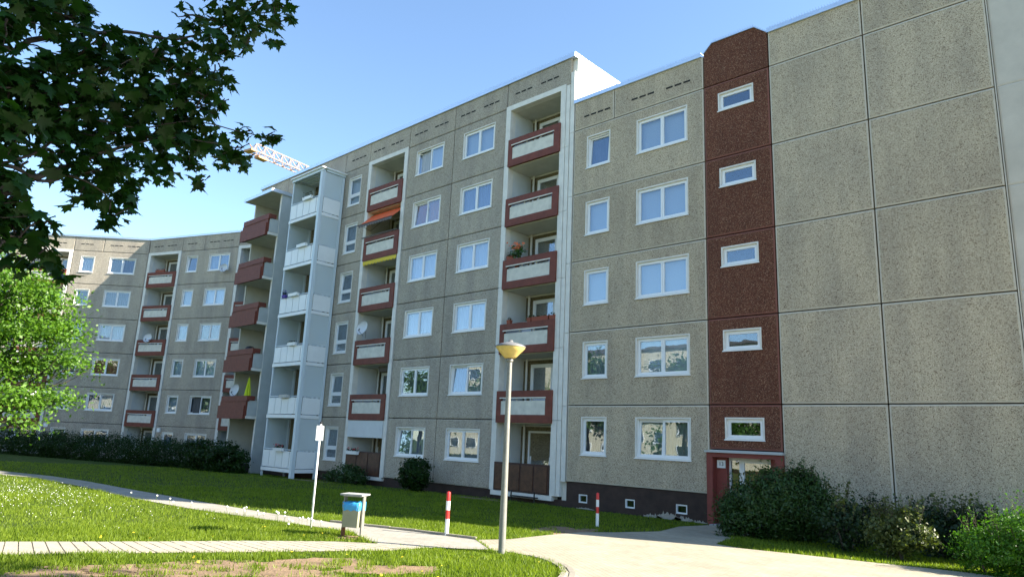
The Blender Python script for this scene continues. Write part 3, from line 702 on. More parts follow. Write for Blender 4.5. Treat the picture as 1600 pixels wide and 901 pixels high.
# ------------------------------------------------------------------ middle section
Z0 = -.57
Mb = tag(empty('apartment_building', (0, 0, Z0)), 'six storey pebble concrete block with red loggia balconies and bright white roof gable', 'building')
zf = lambda k: 2.8*k
part(Mb, 'wall_core', 'core', (-11.08, -3.97, .42, DEPTH, -.6, 17.6), (-3.97, -.30, LOG_D+.1, DEPTH, -.6, 17.6), (-14.62, -11.08, LOG_D+.1, DEPTH, -.6, 17.6), (-22.9, -14.62, .42, DEPTH, -.6, 17.6), (-27.2, -22.9, 1.5, DEPTH, -.6, 17.6))
part(Mb, 'gable_wall', 'white_paint', (-.30, -.012, .16, DEPTH, -.6, 18.0))
part(Mb, 'roof', 'roofing', (-27.2, -.3, .5, DEPTH, 17.6, 17.7))
random.seed(33)
for k in range(6):
    z = zf(k)
    for x0, cs in ((-7.52, ['curtain_lace', None, 'curtain_white', 'curtain_white', 'curtain_blue', 'blind_white']), (-11.08, [None, 'curtain_grey', 'curtain_white', 'curtain_white', 'curtain_orange', 'curtain_white'])):
        panel(Mb, x0, z, 3.555, 2.8, [(.70, .70+2.14, 1.03, 1.03+1.37)])
        cur = cs[k] or 'curtain_lace'
        tl = 0 if (k, x0) in ((0, -11.08), (4, -11.08), (1, -7.52)) else None
        op = 0 if (k, x0) == (5, -11.08) else None
        window(Mb, x0+.70, z+1.03, 2.14, 1.37, 2, cur, tilt=tl, open_=op)
    panel(Mb, -17.0, z, 2.4, 2.8, [(.55, 1.75, .58, 2.33)])
    window(Mb, -16.45, z+.58, 1.20, 1.75, 1, random.choice(['curtain_lace', 'curtain_grey', 'curtain_white']), transom=.56, tilt=1 if k in (0, 3, 1) else None)
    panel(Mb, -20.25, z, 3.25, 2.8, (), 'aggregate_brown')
    balcony_door(Mb, -18.9, z-.0, 1.4, -.002, random.choice(['curtain_lace', 'curtain_grey', 'curtain_orange']))
    panel(Mb, -22.9, z, 2.65, 2.8, (), 'pier_concrete')
    # pair of narrow white strips at the right end, joints staggered
    obj('joint_strip', cached('js1', lambda: MB().box(0, .19, -.025, .2, .008, 2.792).mesh('joint_strip', 'white_paint')), Mb, (-.455, 0, z))
    obj('joint_strip', cached('js2', lambda: MB().box(0, .20, -.01, .2, .008, 2.792).mesh('joint_strip', 'white_paint')), Mb, (-.235, 0, z+.55 if k < 5 else z+.55))
MT = 18.05
for a, b_ in ((-3.97, -.25), (-7.52, -3.97), (-11.08, -7.52), (-14.6, -11.08), (-17, -14.6), (-20.25, -17), (-23.6, -20.25), (-27.2, -23.6)):
    panel(Mb, a, 16.8, b_-a, MT-16.8)
for x in (-1.97, -3.51, -5.55, -7.15, -9.1, -10.7, -12.7, -14.3): vents(Mb, x, x+1.1, 17.40)
vents(Mb, -16.4, -14.95, 17.40, 4)
part(Mb, 'coping', 'coping_metal', (-27.25, -.0, -.08, .5, MT-.04, MT+.15))
part(Mb, 'gable_coping', 'coping_metal', (-.32, .03, .502, DEPTH, 18.001, 18.16))
spikes(Mb, [((-27, MT+.15), (-.1, MT+.15))])
part(Mb, 'plinth', 'plinth', (-27.2, -14.6, .06, .4, -1.2, -.002), (-11.1, -3.95, .06, .4, -1.2, -.002), (-14.6, -11.1, .1, .3, -1.2, -.12), (-3.95, -.02, .1, .3, -1.2, -.12))
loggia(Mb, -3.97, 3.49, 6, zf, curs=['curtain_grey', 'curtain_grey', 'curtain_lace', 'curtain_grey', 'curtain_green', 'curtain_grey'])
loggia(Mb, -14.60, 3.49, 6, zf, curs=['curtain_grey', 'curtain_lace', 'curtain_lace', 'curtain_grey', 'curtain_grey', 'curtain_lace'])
# ground floor fronts of the two loggias
wp = part(Mb, 'ground_parapet', 'dark_brown', (-3.70, -.78, -.055, .0, .02, 1.12))
for i in range(4):
    a = -3.62+i*.71; obj('wood_panel', MB().box(a, a+.62, -.075, -.0555, .08, 1.04).mesh('wood_panel', 'wood_brown'), wp)
part(Mb, 'base_beam', 'white_paint', (-3.85, -.62, -.06, .3, -.18, -.0))
part(Mb, 'steel_stair', 'black_plastic', (-2.5, -2.46, -.30, -.26, -.6, .1), (-1.3, -1.26, -.30, -.26, -.6, .1), (-2.5, -1.26, -.34, -.08, -.14, -.10), (-2.5, -1.26, -.6, -.34, -.36, -.32))
wp = part(Mb, 'ground_parapet', 'dark_brown', (-14.31, -11.40, -.04, .0, .0, 1.15))
for i in range(3):
    a = -14.25+i*.96; obj('wood_panel', MB().box(a, a+.87, -.06, -.0405, .06, 1.08).mesh('wood_panel', 'wood_brown'), wp)
part(Mb, 'facing_board', 'side_paint', (-14.31, -11.40, -.07, -.02, 1.83, 2.66))
part(Mb, 'base_beam', 'white_paint', (-12.4, -11.2, -.05, .3, -.16, -.002))
# corner balconies with solid red parapets, standing out from the wall
CX0, CX1, CY = -26.2, -22.95, -.72
part(Mb, 'side_wall', 'pier_concrete', (CX1, CX1+.14, CY, -.0, -.6, 16.55), (CX1, CX1+.139, .0, 1.3, -.6, 16.55))
part(Mb, 'side_wall', 'slab_under', (CX0-.14, CX0, CY, 1.3, -.6, 16.55))
part(Mb, 'wall_edge', 'white_paint', (CX1-.03, CX1+.143, CY-.012, CY-.0005, -.6, 16.5))
part(Mb, 'back_wall', 'slab_under', (CX0, CX1, 1.2, 1.3, -.6, 16.6))
part(Mb, 'roof_slab', 'slab_under', (CX0-.2, CX1+.22, -1.45, 1.3, 16.552, 16.68))
part(Mb, 'roof_edge', 'coping_metal', (CX0-.22, CX1+.24, -1.50, -1.452, 16.54, 16.75), (CX1+.222, CX1+.26, -1.45, .0, 16.54, 16.75))
for k in range(6):
    z = zf(k)
    balcony_door(Mb, CX1-1.6, z+.02, 1.4, 1.198, random.choice(['curtain_lace', 'curtain_grey', 'curtain_white']))
    if k == 0:
        part(Mb, 'railing', 'white_paint', (CX0, CX1, CY, CY+.05, .0, .06), (CX0, CX0+.05, CY, CY+.05, .06, 2.5)); continue
    part(Mb, 'floor_slab', 'slab_under', (CX0+.001, CX1-.001, -1.39, 1.2, z-.15, z))
    p = part(Mb, 'balcony_parapet', 'red_paint', (CX0-.05, CX1+.02, -1.42, -1.31, z-.20, z+.80))
    obj('top_rail', MB().box(CX0+.10, CX1+.16, -1.46, -1.29, z+.80, z+1.12).box(CX1+.0, CX1+.16, -1.29, -.95, z+.86, z+1.12).mesh('top_rail', 'red_paint'), p)
    obj('front_panel', MB().box(CX0-.12, CX1-.03, -1.50, -1.421, z-.22, z+.56).mesh('front_panel', 'red_paint'), p)
    obj('side_panel', MB().box(CX1, CX1+.10, -1.309, CY-.013, z-.02, z+.84).mesh('side_panel', 'pier_concrete'), p)
    obj('slab_edge', MB().box(CX1+.0, CX1+.12, -1.36, CY-.013, z-.20, z-.04).mesh('slab_edge', 'white_paint'), p)

# ------------------------------------------------------------------ glazed balcony tower in front of the middle section
GX0, GX1, GY = -20.1, -16.88, -1.5
GT = tag(empty('balcony_tower', (0, 0, -.62)), 'tall tower of white panelled balconies on grey aluminium posts with frosted side glazing', 'balcony tower')
part(GT, 'post', 'aluminium', (GX1-.20, GX1+.02, GY-.04, GY+.16, -.45, 16.62))
part(GT, 'post', 'aluminium', (GX0, GX0+.09, GY, GY+.09, -.45, 16.55))
part(GT, 'post', 'aluminium', (GX1-.10, GX1+.02, -.20, -.06, -.45, 16.5))
part(GT, 'post', 'aluminium', (GX0, GX0+.08, -.16, -.06, -.45, 16.5))
part(GT, 'roof', 'white_panel', (GX0-.12, GX1+.15, GY-.15, -.02, 16.66, 16.73))
part(GT, 'roof_beam', 'aluminium', (GX0-.05, GX1+.05, GY-.06, GY+.06, 16.5, 16.659), (GX1-.05, GX1+.06, GY+.2, -.03, 16.52, 16.659), (GX0-.05, GX0+.06, GY+.1, -.03, 16.52, 16.659))
for i in range(5): part(GT, 'roof_rib', 'aluminium', (GX0+.1, GX1-.1, GY+.25+i*.22, GY+.29+i*.22, 16.61, 16.659))
for k in range(6):
    z = 2.8*k
    part(GT, 'floor_slab', 'white_panel', (GX0-.02, GX1-.205, GY-.03, -.03, z-.08, z+.10), (GX1-.205, GX1+.01, GY+.162, -.21, z-.08, z+.10))
    part(GT, 'slab_soffit', 'slab_under', (GX0+.05, GX1-.25, GY+.05, -.05, z-.09, z-.081))
    for q_ in ((GX0+.09, GX1-.205, GY-.01, GY+.05, z+1.06, z+1.10), (GX0+.09, GX1-.205, GY-.01, GY+.03, z+.165, z+.20), (GX1-.04, GX1+.0, GY+.17, -.21, z+1.02, z+1.06), (GX1-.04, GX1+.0, GY+.17, -.21, z+.165, z+.20)):
        part(GT, 'rail', 'aluminium', q_)
    n = 4; wp_ = (GX1-.36-GX0-.09)/n
    for i in range(n):
        a = GX0+.09+i*wp_
        obj('front_panel', cached(('gfp',), lambda: MB().box(.02, wp_-.02, GY-.035, GY-.015, .14, 1.0).mesh('front_panel', 'white_panel')), GT, (a, 0, z))
    obj('corner_panel', cached(('gcp',), lambda: MB().box(GX1-.34, GX1-.21, GY-.03, GY-.01, .14, 1.0).mesh('corner_panel', 'white_panel')), GT, (0, 0, z))
    obj('side_panel', cached(('gsp',), lambda: MB().box(GX1-.005, GX1+.015, GY+.19, -.22, .14, 1.0).mesh('side_panel', 'white_panel')), GT, (0, 0, z))
    obj('side_panel', cached(('gsp2',), lambda: MB().box(GX0+.005, GX0+.025, GY+.10, -.17, .14, 1.0).mesh('side_panel', 'white_panel')), GT, (0, 0, z))
    top = 2.70 if k < 5 else 2.5
    obj('side_glass', cached(('gsg', top), lambda: MB().box(GX1-.02, GX1-.005, GY+.17, -.21, 1.07, top).mesh('side_glass', 'frosted')), GT, (0, 0, z))
    obj('side_glass', cached(('gsg2', top), lambda: MB().box(GX0+.03, GX0+.045, GY+.10, -.17, 1.0, top).mesh('side_glass', 'frosted')), GT, (0, 0, z))

# ------------------------------------------------------------------ far wing: two sections turned towards the viewer
ZW = -1.40
def far_section(name, label, px, py, th, spec, umin, umax, seed):
    random.seed(seed)
    B = tag(empty('apartment_building', (px, py, ZW), th), label, 'building')
    for kind, x0, x1 in spec:
        if kind == 'P':
            part(B, 'wall_core', 'core', (x0, x1, .42, 11, -.6, 17.6)); w = x1-x0
            for k in range(6):
                z = 2.8*k
                panel(B, x0, z, w, 2.8, [(.70, .70+SW, .98, .98+SH), (3.05, 5.21, .98, .98+SH)])
                c = random.choice(['curtain_lace', 'curtain_blue', 'curtain_white', 'blind_white', 'curtain_grey'])
                window(B, x0+.70, z+.98, SW, SH, 1, c, tilt=0 if random.random() < .25 else None)
                c2 = random.choice(['curtain_white', 'curtain_lace', 'curtain_grey', 'curtain_blue'])
                if name == 'D' and k == 2: c2 = 'curtain_orange'
                window(B, x0+3.05, z+.98, 2.16, SH, 2, c2, tilt=1 if random.random() < .2 else None, open_=0 if (name == 'C' and k == 1) else None)
            panel(B, x0, 16.8, 2.4, 1.25); panel(B, x0+2.4, 16.8, w-2.4, 1.25)
            for x in (x0+.5, x0+2.9, x0+4.3): vents(B, x, x+1.1, 17.4)
        else:
            part(B, 'wall_core', 'core', (x0, x1, LOG_D+.1, 11, -.6, 17.6))
            loggia(B, x0+.03, x1-x0-.06, 6, zf, detail=False)
            panel(B, x0, 16.8, x1-x0, 1.25)
            vents(B, x0+.5, x0+1.6, 17.4); vents(B, x0+2.0, x0+3.1, 17.4)
            part(B, 'ground_parapet', 'cream_panel', (x0+.35, x1-.35, -.05, .0, .0, 1.0))
    part(B, 'plinth', 'plinth', (umin, umax, .07, .4, -.9, -.002))
    part(B, 'coping', 'coping_metal', (umin, umax, -.07, .5, 18.0, 18.17))
    part(B, 'roof', 'roofing', (umin, umax, .45, 11, 17.6, 17.7))
    return B
CTH, DTH = math.radians(20.76), math.radians(46.0)
cpx, cpy = -35.53, 2.70
SC = far_section('C', 'shaded far wing section with loggias at either side of one window column pair', cpx, cpy, CTH, [('P', -5.98, 0), ('L', -9.70, -5.98), ('L', 0, 3.7)], -9.70, 4.2, 51)
dpx, dpy = cpx-9.72*math.cos(CTH), cpy-9.72*math.sin(CTH)
SD = far_section('D', 'farthest wing section with a slanting sunlit patch on its upper floors', dpx, dpy, DTH, [('P', -6.15, -.02), ('L', -9.85, -6.15), ('P', -15.95, -9.85), ('L', -19.6, -15.95)], -19.6, 0.0, 62)
# ------------------------------------------------------------------ street furniture
def G(x, y, dz=0): return (x, y, zg(x, y)+dz)
L_ = tag(empty('street_lamp', G(8.17, -11.91)), 'grey steel lamp post with a shallow yellowed bowl shaped head', 'street lamp')
obj('post', MB().lathe([(.062, -.1), (.062, .5), (.056, 1.2), (.042, 3.40)], 14).mesh('post', 'galvanised', True), L_)
obj('lamp_bowl', MB().lathe([(.050, 3.37), (.10, 3.375), (.125, 3.40), (.21, 3.49), (.268, 3.555), (.270, 3.575)], 32).mesh('lamp_bowl', 'lamp_bowl', True), L_)
obj('lamp_cap', MB().lathe([(.280, 3.572), (.280, 3.59), (.21, 3.625), (.10, 3.655), (.045, 3.67), (.04, 3.70), (.0, 3.705)], 32).mesh('lamp_cap', 'lamp_cap', True), L_)
obj('collar', MB().lathe([(.048, 3.30), (.06, 3.31), (.06, 3.36), (.03, 3.365)], 16).mesh('collar', 'galvanised', True), L_)

S_ = tag(empty('sign_post', G(3.93, -13.05), math.radians(48)), 'slim grey pole with a small blank white plate near its top', 'sign')
obj('pole', MB().tube([(0,0,-.1),(0,0,2.08)], .021, 10).mesh('pole', 'white_reflect', True), S_)
obj('plate', MB().box(-.075, .075, -.034, -.024, 1.72, 2.02).mesh('plate', 'white_panel'), S_)
obj('cap', MB().lathe([(.026, 2.05), (.026, 2.09), (.0, 2.11)], 10).mesh('cap', 'black_plastic'), S_)
obj('bracket', MB().box(-.03, .03, -.024, .024, 1.80, 1.83).box(-.03, .03, -.024, .024, 1.92, 1.95).mesh('bracket', 'galvanised'), S_)

Bn = tag(empty('litter_bin', G(5.46, -13.12), math.radians(28)), 'pale metal litter bin with a blue bag over its rim under a flat lid', 'litter bin')
b = MB(); b.v = [(-.15,-.13,.19),(.15,-.13,.19),(.15,.13,.19),(-.15,.13,.19),(-.165,-.145,.62),(.165,-.145,.62),(.165,.145,.62),(-.165,.145,.62)]
b.f = [[3,2,1,0],[0,1,5,4],[1,2,6,5],[2,3,7,6],[3,0,4,7]]; b.mi = [0]*5
obj('container', b.mesh('container', 'bin_metal'), Bn)
b = MB(); n = 28; prof = []
def rr_(t, hx, hy):
    a = 2*PI*t; x, y = math.cos(a), math.sin(a); k = 1/max(abs(x)/hx, abs(y)/hy); return x*k, y*k
for j, (e, z) in enumerate(((.006, .49), (.012, .56), (.010, .635), (-.012, .638), (-.02, .56))):
    for i in range(n):
        x, y = rr_(i/n, .162+e, .142+e); w_ = .006*math.sin(i*2.9+j*1.7); prof.append((x*(1+w_*3), y*(1+w_*3), z+(.015*math.sin(i*1.7) if j == 0 else .006*math.sin(i*2.3))))
b.v = prof; b.f = [[j*n+i, j*n+(i+1) % n, (j+1)*n+(i+1) % n, (j+1)*n+i] for j in range(4) for i in range(n)]; b.mi = [0]*len(b.f)
obj('bag', b.mesh('bag', 'bag_blue', True), Bn)
for sx in (-1, 1):
    p = obj('upright', MB().box(sx*.19-.012, sx*.19+.012, -.05, .05, -.1, .755).mesh('upright', 'galvanised'), Bn)
    if sx < 0: obj('rusty_foot', MB().box(sx*.19-.016, sx*.19+.016, -.055, .055, -.1, .17).mesh('rusty_foot', 'rust'), p)
obj('lid', MB().box(-.225, .225, -.17, .17, .756, .785).box(-.18, .18, -.12, .12, .735, .7555).mesh('lid', 'stone_light'), Bn)
obj('hanger', MB().box(-.178, -.164, -.03, .03, .42, .46).box(.164, .178, -.03, .03, .42, .46).mesh('hanger', 'galvanised'), Bn)

def bollard(x, y, label, lean=0):
    t = tag(empty('bollard', G(x, y)), label, 'bollard', 'red and white bollards'); t.rotation_euler = (lean, lean*.6, 0)
    H = .87; r = .041; cut = [-.05, .39*H, .58*H, .79*H, H-.012]
    for i, c in enumerate(('white_reflect', 'red_reflect', 'white_reflect')):
        obj('white_band' if i != 1 else 'red_band', MB().lathe([(r, cut[i]+.0005), (r, cut[i+1]-.0005)], 16).mesh('band', c, True), t)
    obj('red_top', MB().lathe([(r, cut[3]+.0005), (r, cut[4]-.015), (r*.85, cut[4]), (r*.4, H-.003), (0, H)], 16).mesh('top', 'red_reflect', True), t)
    return t
bollard(5.92, -11.17, 'red and white striped bollard standing in sun on the footpath edging', .012)
bollard(5.33, -5.27, 'red and white striped bollard standing in the shaded grass before the brown plinth', -.01)

# ------------------------------------------------------------------ things on the balconies
def dish(loc, r, yaw, tilt, label, stand=.0):
    t = tag(empty('satellite_dish', loc, yaw), label, 'satellite dish', 'satellite dishes')
    prof = [(r*math.sin(a)*1.0, -r*.32*(1-math.cos(a*1.4))) for a in [PI/2*i/8 for i in range(9)]]
    b = MB(); n = 24
    for q, z in prof:
        for k in range(n): b.v.append((q*math.cos(2*PI*k/n), z, q*1.08*math.sin(2*PI*k/n)))
    for i in range(len(prof)-1):
        for k in range(n): b.f.append([i*n+k, i*n+(k+1) % n, (i+1)*n+(k+1) % n, (i+1)*n+k]); b.mi.append(0)
    o = obj('reflector', b.mesh('reflector', 'dish_grey', True), t, (0, 0, 0), (-tilt, 0, 0))
    obj('feed_arm', MB().tube([(0, -.10*r, -r*1.0), (0, -r*1.1, -r*.35)], .012, 6).tube([(0, -r*1.1, -r*.35), (0, -r*.9, -r*.1)], .03, 8).mesh('feed_arm', 'black_plastic'), t)
    obj('mount', MB().tube([(0, .04, .05), (0, .14, .0), (0, .14, -r-stand)], .02, 6).mesh('mount', 'galvanised'), t)
    return t
def world_of(B, x, y, z):
    M = Matrix.Translation(B.location) @ Matrix.Rotation(B.rotation_euler.z, 4, 'Z'); return M @ Vector((x, y, z))
dish(world_of(Mb, -13.42, -.22, 7.30), .36, math.radians(12), .3, 'large pale satellite dish above a red balcony in the loggia column beside narrow windows', .1)
dish(world_of(SC, -.9, -.3, 15.0), .33, CTH+.25, .3, 'satellite dish fixed beside a top floor window of the shaded far wing', .0)
dish(world_of(SC, -8.2, -.05, 9.65), .36, CTH+.3, .3, 'satellite dish on the middle balcony of the far wing loggia column', .1)
dish(world_of(SD, -8.1, -.25, 1.75), .42, DTH+.0, .3, 'satellite dish in the lowest loggia of the farthest wing, above the hedge', .1)
dish(world_of(Mb, -25.2, -1.0, 4.25), .36, .3, .3, 'satellite dish on a solid red corner balcony beside the yellow folded parasol', .1)

# orange awning with grey scallops, yellow valance
def scallop(w, n, drop, sag, y=0):
    b = MB(); m = n*6
    for i in range(m):
        xa, xb = w*i/m, w*(i+1)/m
        za = -drop-sag*abs(math.sin(PI*n*i/m)); zb = -drop-sag*abs(math.sin(PI*n*(i+1)/m))
        b.quad((xa, y, 0), (xb, y, 0), (xb, y, zb), (xa, y, za)); b.quad((xb, y+.006, 0), (xa, y+.006, 0), (xa, y+.006, za), (xb, y+.006, zb))
    return b
aw = tag(empty('awning', world_of(Mb, -14.32, 0, 11.2)), 'orange awning with a grey scalloped edge over a red loggia balcony', 'awning')
b = MB(); w = 2.9
b.quad((0, -.50, 1.78), (w, -.50, 1.78), (w, .36, 2.60), (0, .36, 2.60)); b.quad((0, .36, 2.607), (w, .36, 2.607), (w, -.50, 1.787), (0, -.50, 1.787))
obj('cloth', b.mesh('cloth', 'orange_cloth'), aw)
o = obj('scalloped_edge', scallop(w, 13, .09, .07).mesh('scalloped_edge', 'grey_cloth'), aw, (0, -.54, 1.78))
obj('front_bar', MB().tube([(-.2, -.53, 1.79), (w+.02, -.53, 1.79)], .025, 8).mesh('front_bar', 'dark_brown'), aw)
obj('arm', MB().tube([(w-.1, -.5, 1.78), (w-.25, .1, 1.6), (w-.1, .9, 2.4)], .015, 6).tube([(.1, -.5, 1.78), (.25, .1, 1.6), (.1, .9, 2.4)], .015, 6).mesh('arm', 'galvanised'), aw)
obj('side_bar', MB().tube([(-.2, -.12, 1.2), (w, -.14, 1.2)], .035, 8).mesh('side_bar', 'grey_cloth'), aw)
va = tag(empty('valance', world_of(Mb, -14.33, -.02, 8.4+2.67)), 'yellow scalloped valance hanging under a red loggia balcony', 'valance')
obj('cloth', scallop(2.92, 11, .16, .09).mesh('cloth', 'yellow_cloth'), va, (0, -.03, 0))
obj('bar', MB().tube([(0, -.02, .0), (2.92, -.02, .0)], .02, 6).mesh('bar', 'galvanised'), va)
va = tag(empty('curtain_valance', world_of(Mb, -13.0, .6, 2.8+2.62)), 'grey frilled valance under the ceiling of a white walled loggia', 'valance')
obj('cloth', scallop(1.55, 9, .22, .06).mesh('cloth', 'grey_cloth'), va)
obj('bar', MB().tube([(0, .0, .0), (1.55, .0, .0)], .015, 6).mesh('bar', 'galvanised'), va)

def planter(B, x, y, z, w, label, box='white_panel', flower=None, leafm='leaf_hedge', group='balcony flower boxes', h=.17, plant=.16, n=60):
    p = world_of(B, x, y, z); t = tag(empty('flower_box', p, B.rotation_euler.z), label, 'flower box', group)
    b = MB(); d = .18
    b.v = [(.02,.015,0),(w-.02,.015,0),(w-.02,d-.015,0),(.02,d-.015,0),(0,0,h),(w,0,h),(w,d,h),(0,d,h)]; b.f = [[3,2,1,0],[0,1,5,4],[1,2,6,5],[2,3,7,6],[3,0,4,7],[4,5,6,7]]; b.mi = [0]*6
    obj('box', b.mesh('box', box), t)
    if plant:
        P = np.stack([rng.uniform(.03, w-.03, n), rng.uniform(0, d, n), h+rng.random(n)**1.5*plant], 1)
        o = obj('plant', leaf_mesh('plant', P, np.tile([0, -.4, 1.], (n, 1)), .06, leafm, 1.4, .8), t); o['kind'] = 'stuff'
        if flower:
            q = n//2; P = np.stack([rng.uniform(.0, w, q), rng.uniform(-.02, d, q), h+plant*.4+rng.random(q)*plant], 1)
            o = obj('blossom', leaf_mesh('blossom', P, np.tile([0, -1., .6], (q, 1)), .05, flower, 1.1, .8), t); o['kind'] = 'stuff'
    return t
gz = lambda k: 2.8*k+1.02
planter(GT, -18.5, GY-.22, gz(5)-.02, .9, 'white flower box with a dark green plant on the topmost white panelled balcony', plant=.3, leafm='leaf_dark')
planter(GT, -18.6, GY-.22, gz(4)-.02, .95, 'empty white flower box on the white panelled balcony below the topmost', plant=0)
planter(GT, -18.9, GY-.22, gz(3)-.02, .95, 'empty white flower box beside a purple plant on the white panelled balcony tower', plant=0)
planter(GT, -19.6, GY-.22, gz(3)-.02, .35, 'small box of purple flowers at a corner of the white panelled balcony tower', box='purple', flower='purple', plant=.2)
planter(GT, -18.4, GY-.22, gz(2)-.02, .75, 'white flower box with a few dark leaves, third white balcony from the lawn', plant=.08, leafm='leaf_dark')
planter(GT, -18.7, GY-.22, gz(1)-.04, .9, 'pale grey flower box without plants, second white balcony from the lawn', box='grey_plastic', plant=0)
planter(GT, -18.7, GY-.22, gz(0)-.04, .9, 'white flower box full of red flowers on the lowest white panelled balcony', flower='flower_red', plant=.16, n=90)
planter(Mb, -14.1, -.22, .98, .95, 'white flower box on the dark wooden ground floor loggia front', flower='flower_red', plant=.12)
planter(Mb, -3.55, -.06, 8.4+1.165, .45, 'terracotta box of small leaves at the corner of a red balcony', box='terracotta', plant=.1)
for i, (x, w) in enumerate(((-3.35, .2), (-2.2, .22), (-1.95, .9), (-1.0, .3))):
    planter(Mb, x, -.08, 5.6+1.165, w, ['small terracotta pot near the white chair on a red balcony', 'single terracotta pot with a little plant on a red balcony rail', 'long terracotta box of low plants on a red balcony rail', 'short terracotta box at the end of a red balcony rail beside the white strips'][i], box='terracotta', plant=.1, n=30)
fl = tag(empty('flower_pot', world_of(Mb, -3.05, .12, 8.4+.6)), 'pot of tall orange flowers behind a red balcony parapet', 'flower pot')
obj('pot', MB().lathe([(.09, 0), (.13, .55), (.14, .56), (.12, .5)], 14).mesh('pot', 'terracotta', True), fl)
P = np.stack([rng.normal(0, .16, 140), rng.normal(0, .12, 140), .62+rng.random(140)*.55], 1); o = obj('leaves', leaf_mesh('leaves', P, np.tile([0, -.6, .8], (140, 1)), .10, 'leaf_back'), fl); o['kind'] = 'stuff'
P = np.stack([rng.normal(-.02, .15, 70), rng.normal(-.05, .1, 70), 1.0+rng.random(70)*.32], 1); o = obj('blossom', leaf_mesh('blossom', P, np.tile([0, -1., .4], (70, 1)), .09, 'flower_orange', 1.1), fl); o['kind'] = 'stuff'
planter(SC, -8.6, -.06, 14+1.165, 1.0, 'red geraniums along the topmost balcony rail of the far wing loggias', box='terracotta', flower='flower_red', plant=.1)
# white plastic chair back
ch = tag(empty('garden_chair', world_of(Mb, -2.95, .55, 5.6)), 'white plastic chair with a slotted back behind a red balcony parapet', 'chair')
obj('seat', MB().box(-.24, .24, -.2, .24, .42, .46).mesh('seat', 'pvc'), ch)
b = MB()
b.box(-.26, .26, .22, .25, .46, .78); b.box(-.26, -.16, .22, .25, .78, .83); b.box(.16, .26, .22, .25, .78, .83); b.box(-.26, .26, .22, .25, .83, 1.32); b.box(-.20, .20, .22, .25, 1.32, 1.37)
obj('backrest', b.mesh('backrest', 'pvc'), ch)
for sx in (-1, 1):
    for yy in (-.17, .2): obj('leg', MB().box(sx*.22-.02, sx*.22+.02, yy-.02, yy+.02, 0, .42).mesh('leg', 'pvc'), ch)
# folded parasol, black kettle grill on the corner balconies
pa = tag(empty('parasol', world_of(Mb, -24.0, -.85, 2.8)), 'folded yellow green parasol on a solid red corner balcony', 'parasol')
obj('pole', MB().tube([(0,0,0),(0,0,2.25)], .02, 8).mesh('pole', 'galvanised'), pa)
b = MB(); n = 16
for r, z in ((.20, .95), (.17, 1.2), (.11, 1.7), (.05, 2.15), (.0, 2.3)):
    for k in range(n): q = r*(1+.22*(-1)**k); b.v.append((q*math.cos(2*PI*k/n), q*math.sin(2*PI*k/n), z))
b.f = [[i*n+k, i*n+(k+1) % n, (i+1)*n+(k+1) % n, (i+1)*n+k] for i in range(4) for k in range(n)]; b.mi = [0]*len(b.f)
obj('folded_canopy', b.mesh('folded_canopy', 'neon_cloth'), pa)
gr = tag(empty('kettle_grill', world_of(Mb, -24.3, -.9, 5.6)), 'black kettle grill standing on a solid red corner balcony', 'grill')
obj('bowl', MB().lathe([(0, .75), (.2, .82), (.29, 1.0), (.30, 1.12), (.28, 1.25), (.18, 1.36), (0, 1.4)], 18).mesh('bowl', 'black_plastic', True), gr)
for k in range(3): obj('leg', MB().tube([(.12*math.cos(k*2.1), .12*math.sin(k*2.1), .82), (.3*math.cos(k*2.1), .3*math.sin(k*2.1), 0)], .012, 5).mesh('leg', 'galvanised'), gr)

# small wall lamps beside the far entrances
for i, (B, x, lab) in enumerate(((SD, -5.95, 'small white house number lamp low on the farthest wing'), (SC, -5.7, 'small white house number lamp low on the shaded far wing'))):
    p = world_of(B, x, -.06, 2.35); t = tag(empty('wall_lamp', p, B.rotation_euler.z), lab, 'lamp', 'house number lamps')
    obj('housing', MB().box(0, .30, -.10, .0, .0, .30).box(.03, .27, .0, .05, .05, .25).mesh('housing', 'pvc'), t)
    obj('front', MB().box(.02, .28, -.11, -.101, .02, .28).mesh('front', 'white_panel'), t)

# ------------------------------------------------------------------ crane behind the roofs
ca = CAM + pix(392, 236)*(88/math.hypot(pix(392, 236).x, pix(392, 236).y))
cd = pix(1517, 748); cd = Vector((cd.x, cd.y, 0)).normalized()
cr = tag(empty('tower_crane', (ca.x+cd.x*34, ca.y+cd.y*34, zg(0, 30)), math.atan2(cd.y, cd.x)), 'pale lattice crane jib showing above the roofs', 'crane')
hz = ca.z - zg(0, 30)
b = MB(); Lj = 34; st = 1.35; hw, hh2 = .62, 1.25
nb_ = int(Lj/st)
for sy in (-hw, hw): b.tube([(-Lj, sy, hz), (0, sy, hz)], .085, 5)
b.tube([(-Lj+.8, 0, hz+hh2), (0, 0, hz+hh2)], .095, 5)
for i in range(nb_):
    x0 = -Lj+i*st; x1 = x0+st; xm = x0+st/2
    b.tube([(x0, -hw, hz), (x0, hw, hz)], .05, 4); b.tube([(x0, -hw, hz), (x1, hw, hz)], .04, 4)
    for sy in (-hw, hw):
        b.tube([(x0, sy, hz), (xm, 0, hz+hh2)], .055, 4); b.tube([(xm, 0, hz+hh2), (x1, sy, hz)], .055, 4)
obj('jib', b.mesh('jib', 'crane_paint'), cr)
obj('jib_tip', MB().box(-Lj-.5, -Lj+.3, -.75, .75, hz-.15, hz+.1).tube([(-Lj+.1, -.5, hz), (-Lj+.1, .5, hz+1.0)], .07, 5).box(-Lj+.9, -Lj+2.3, -.45, .45, hz-.55, hz-.25).mesh('jib_tip', 'crane_orange'), cr)
b = MB()
for sx in (-.8, .8):
    for sy in (-.8, .8): b.tube([(sx, sy, 0), (sx, sy, hz+3)], .09, 5)
z = 0
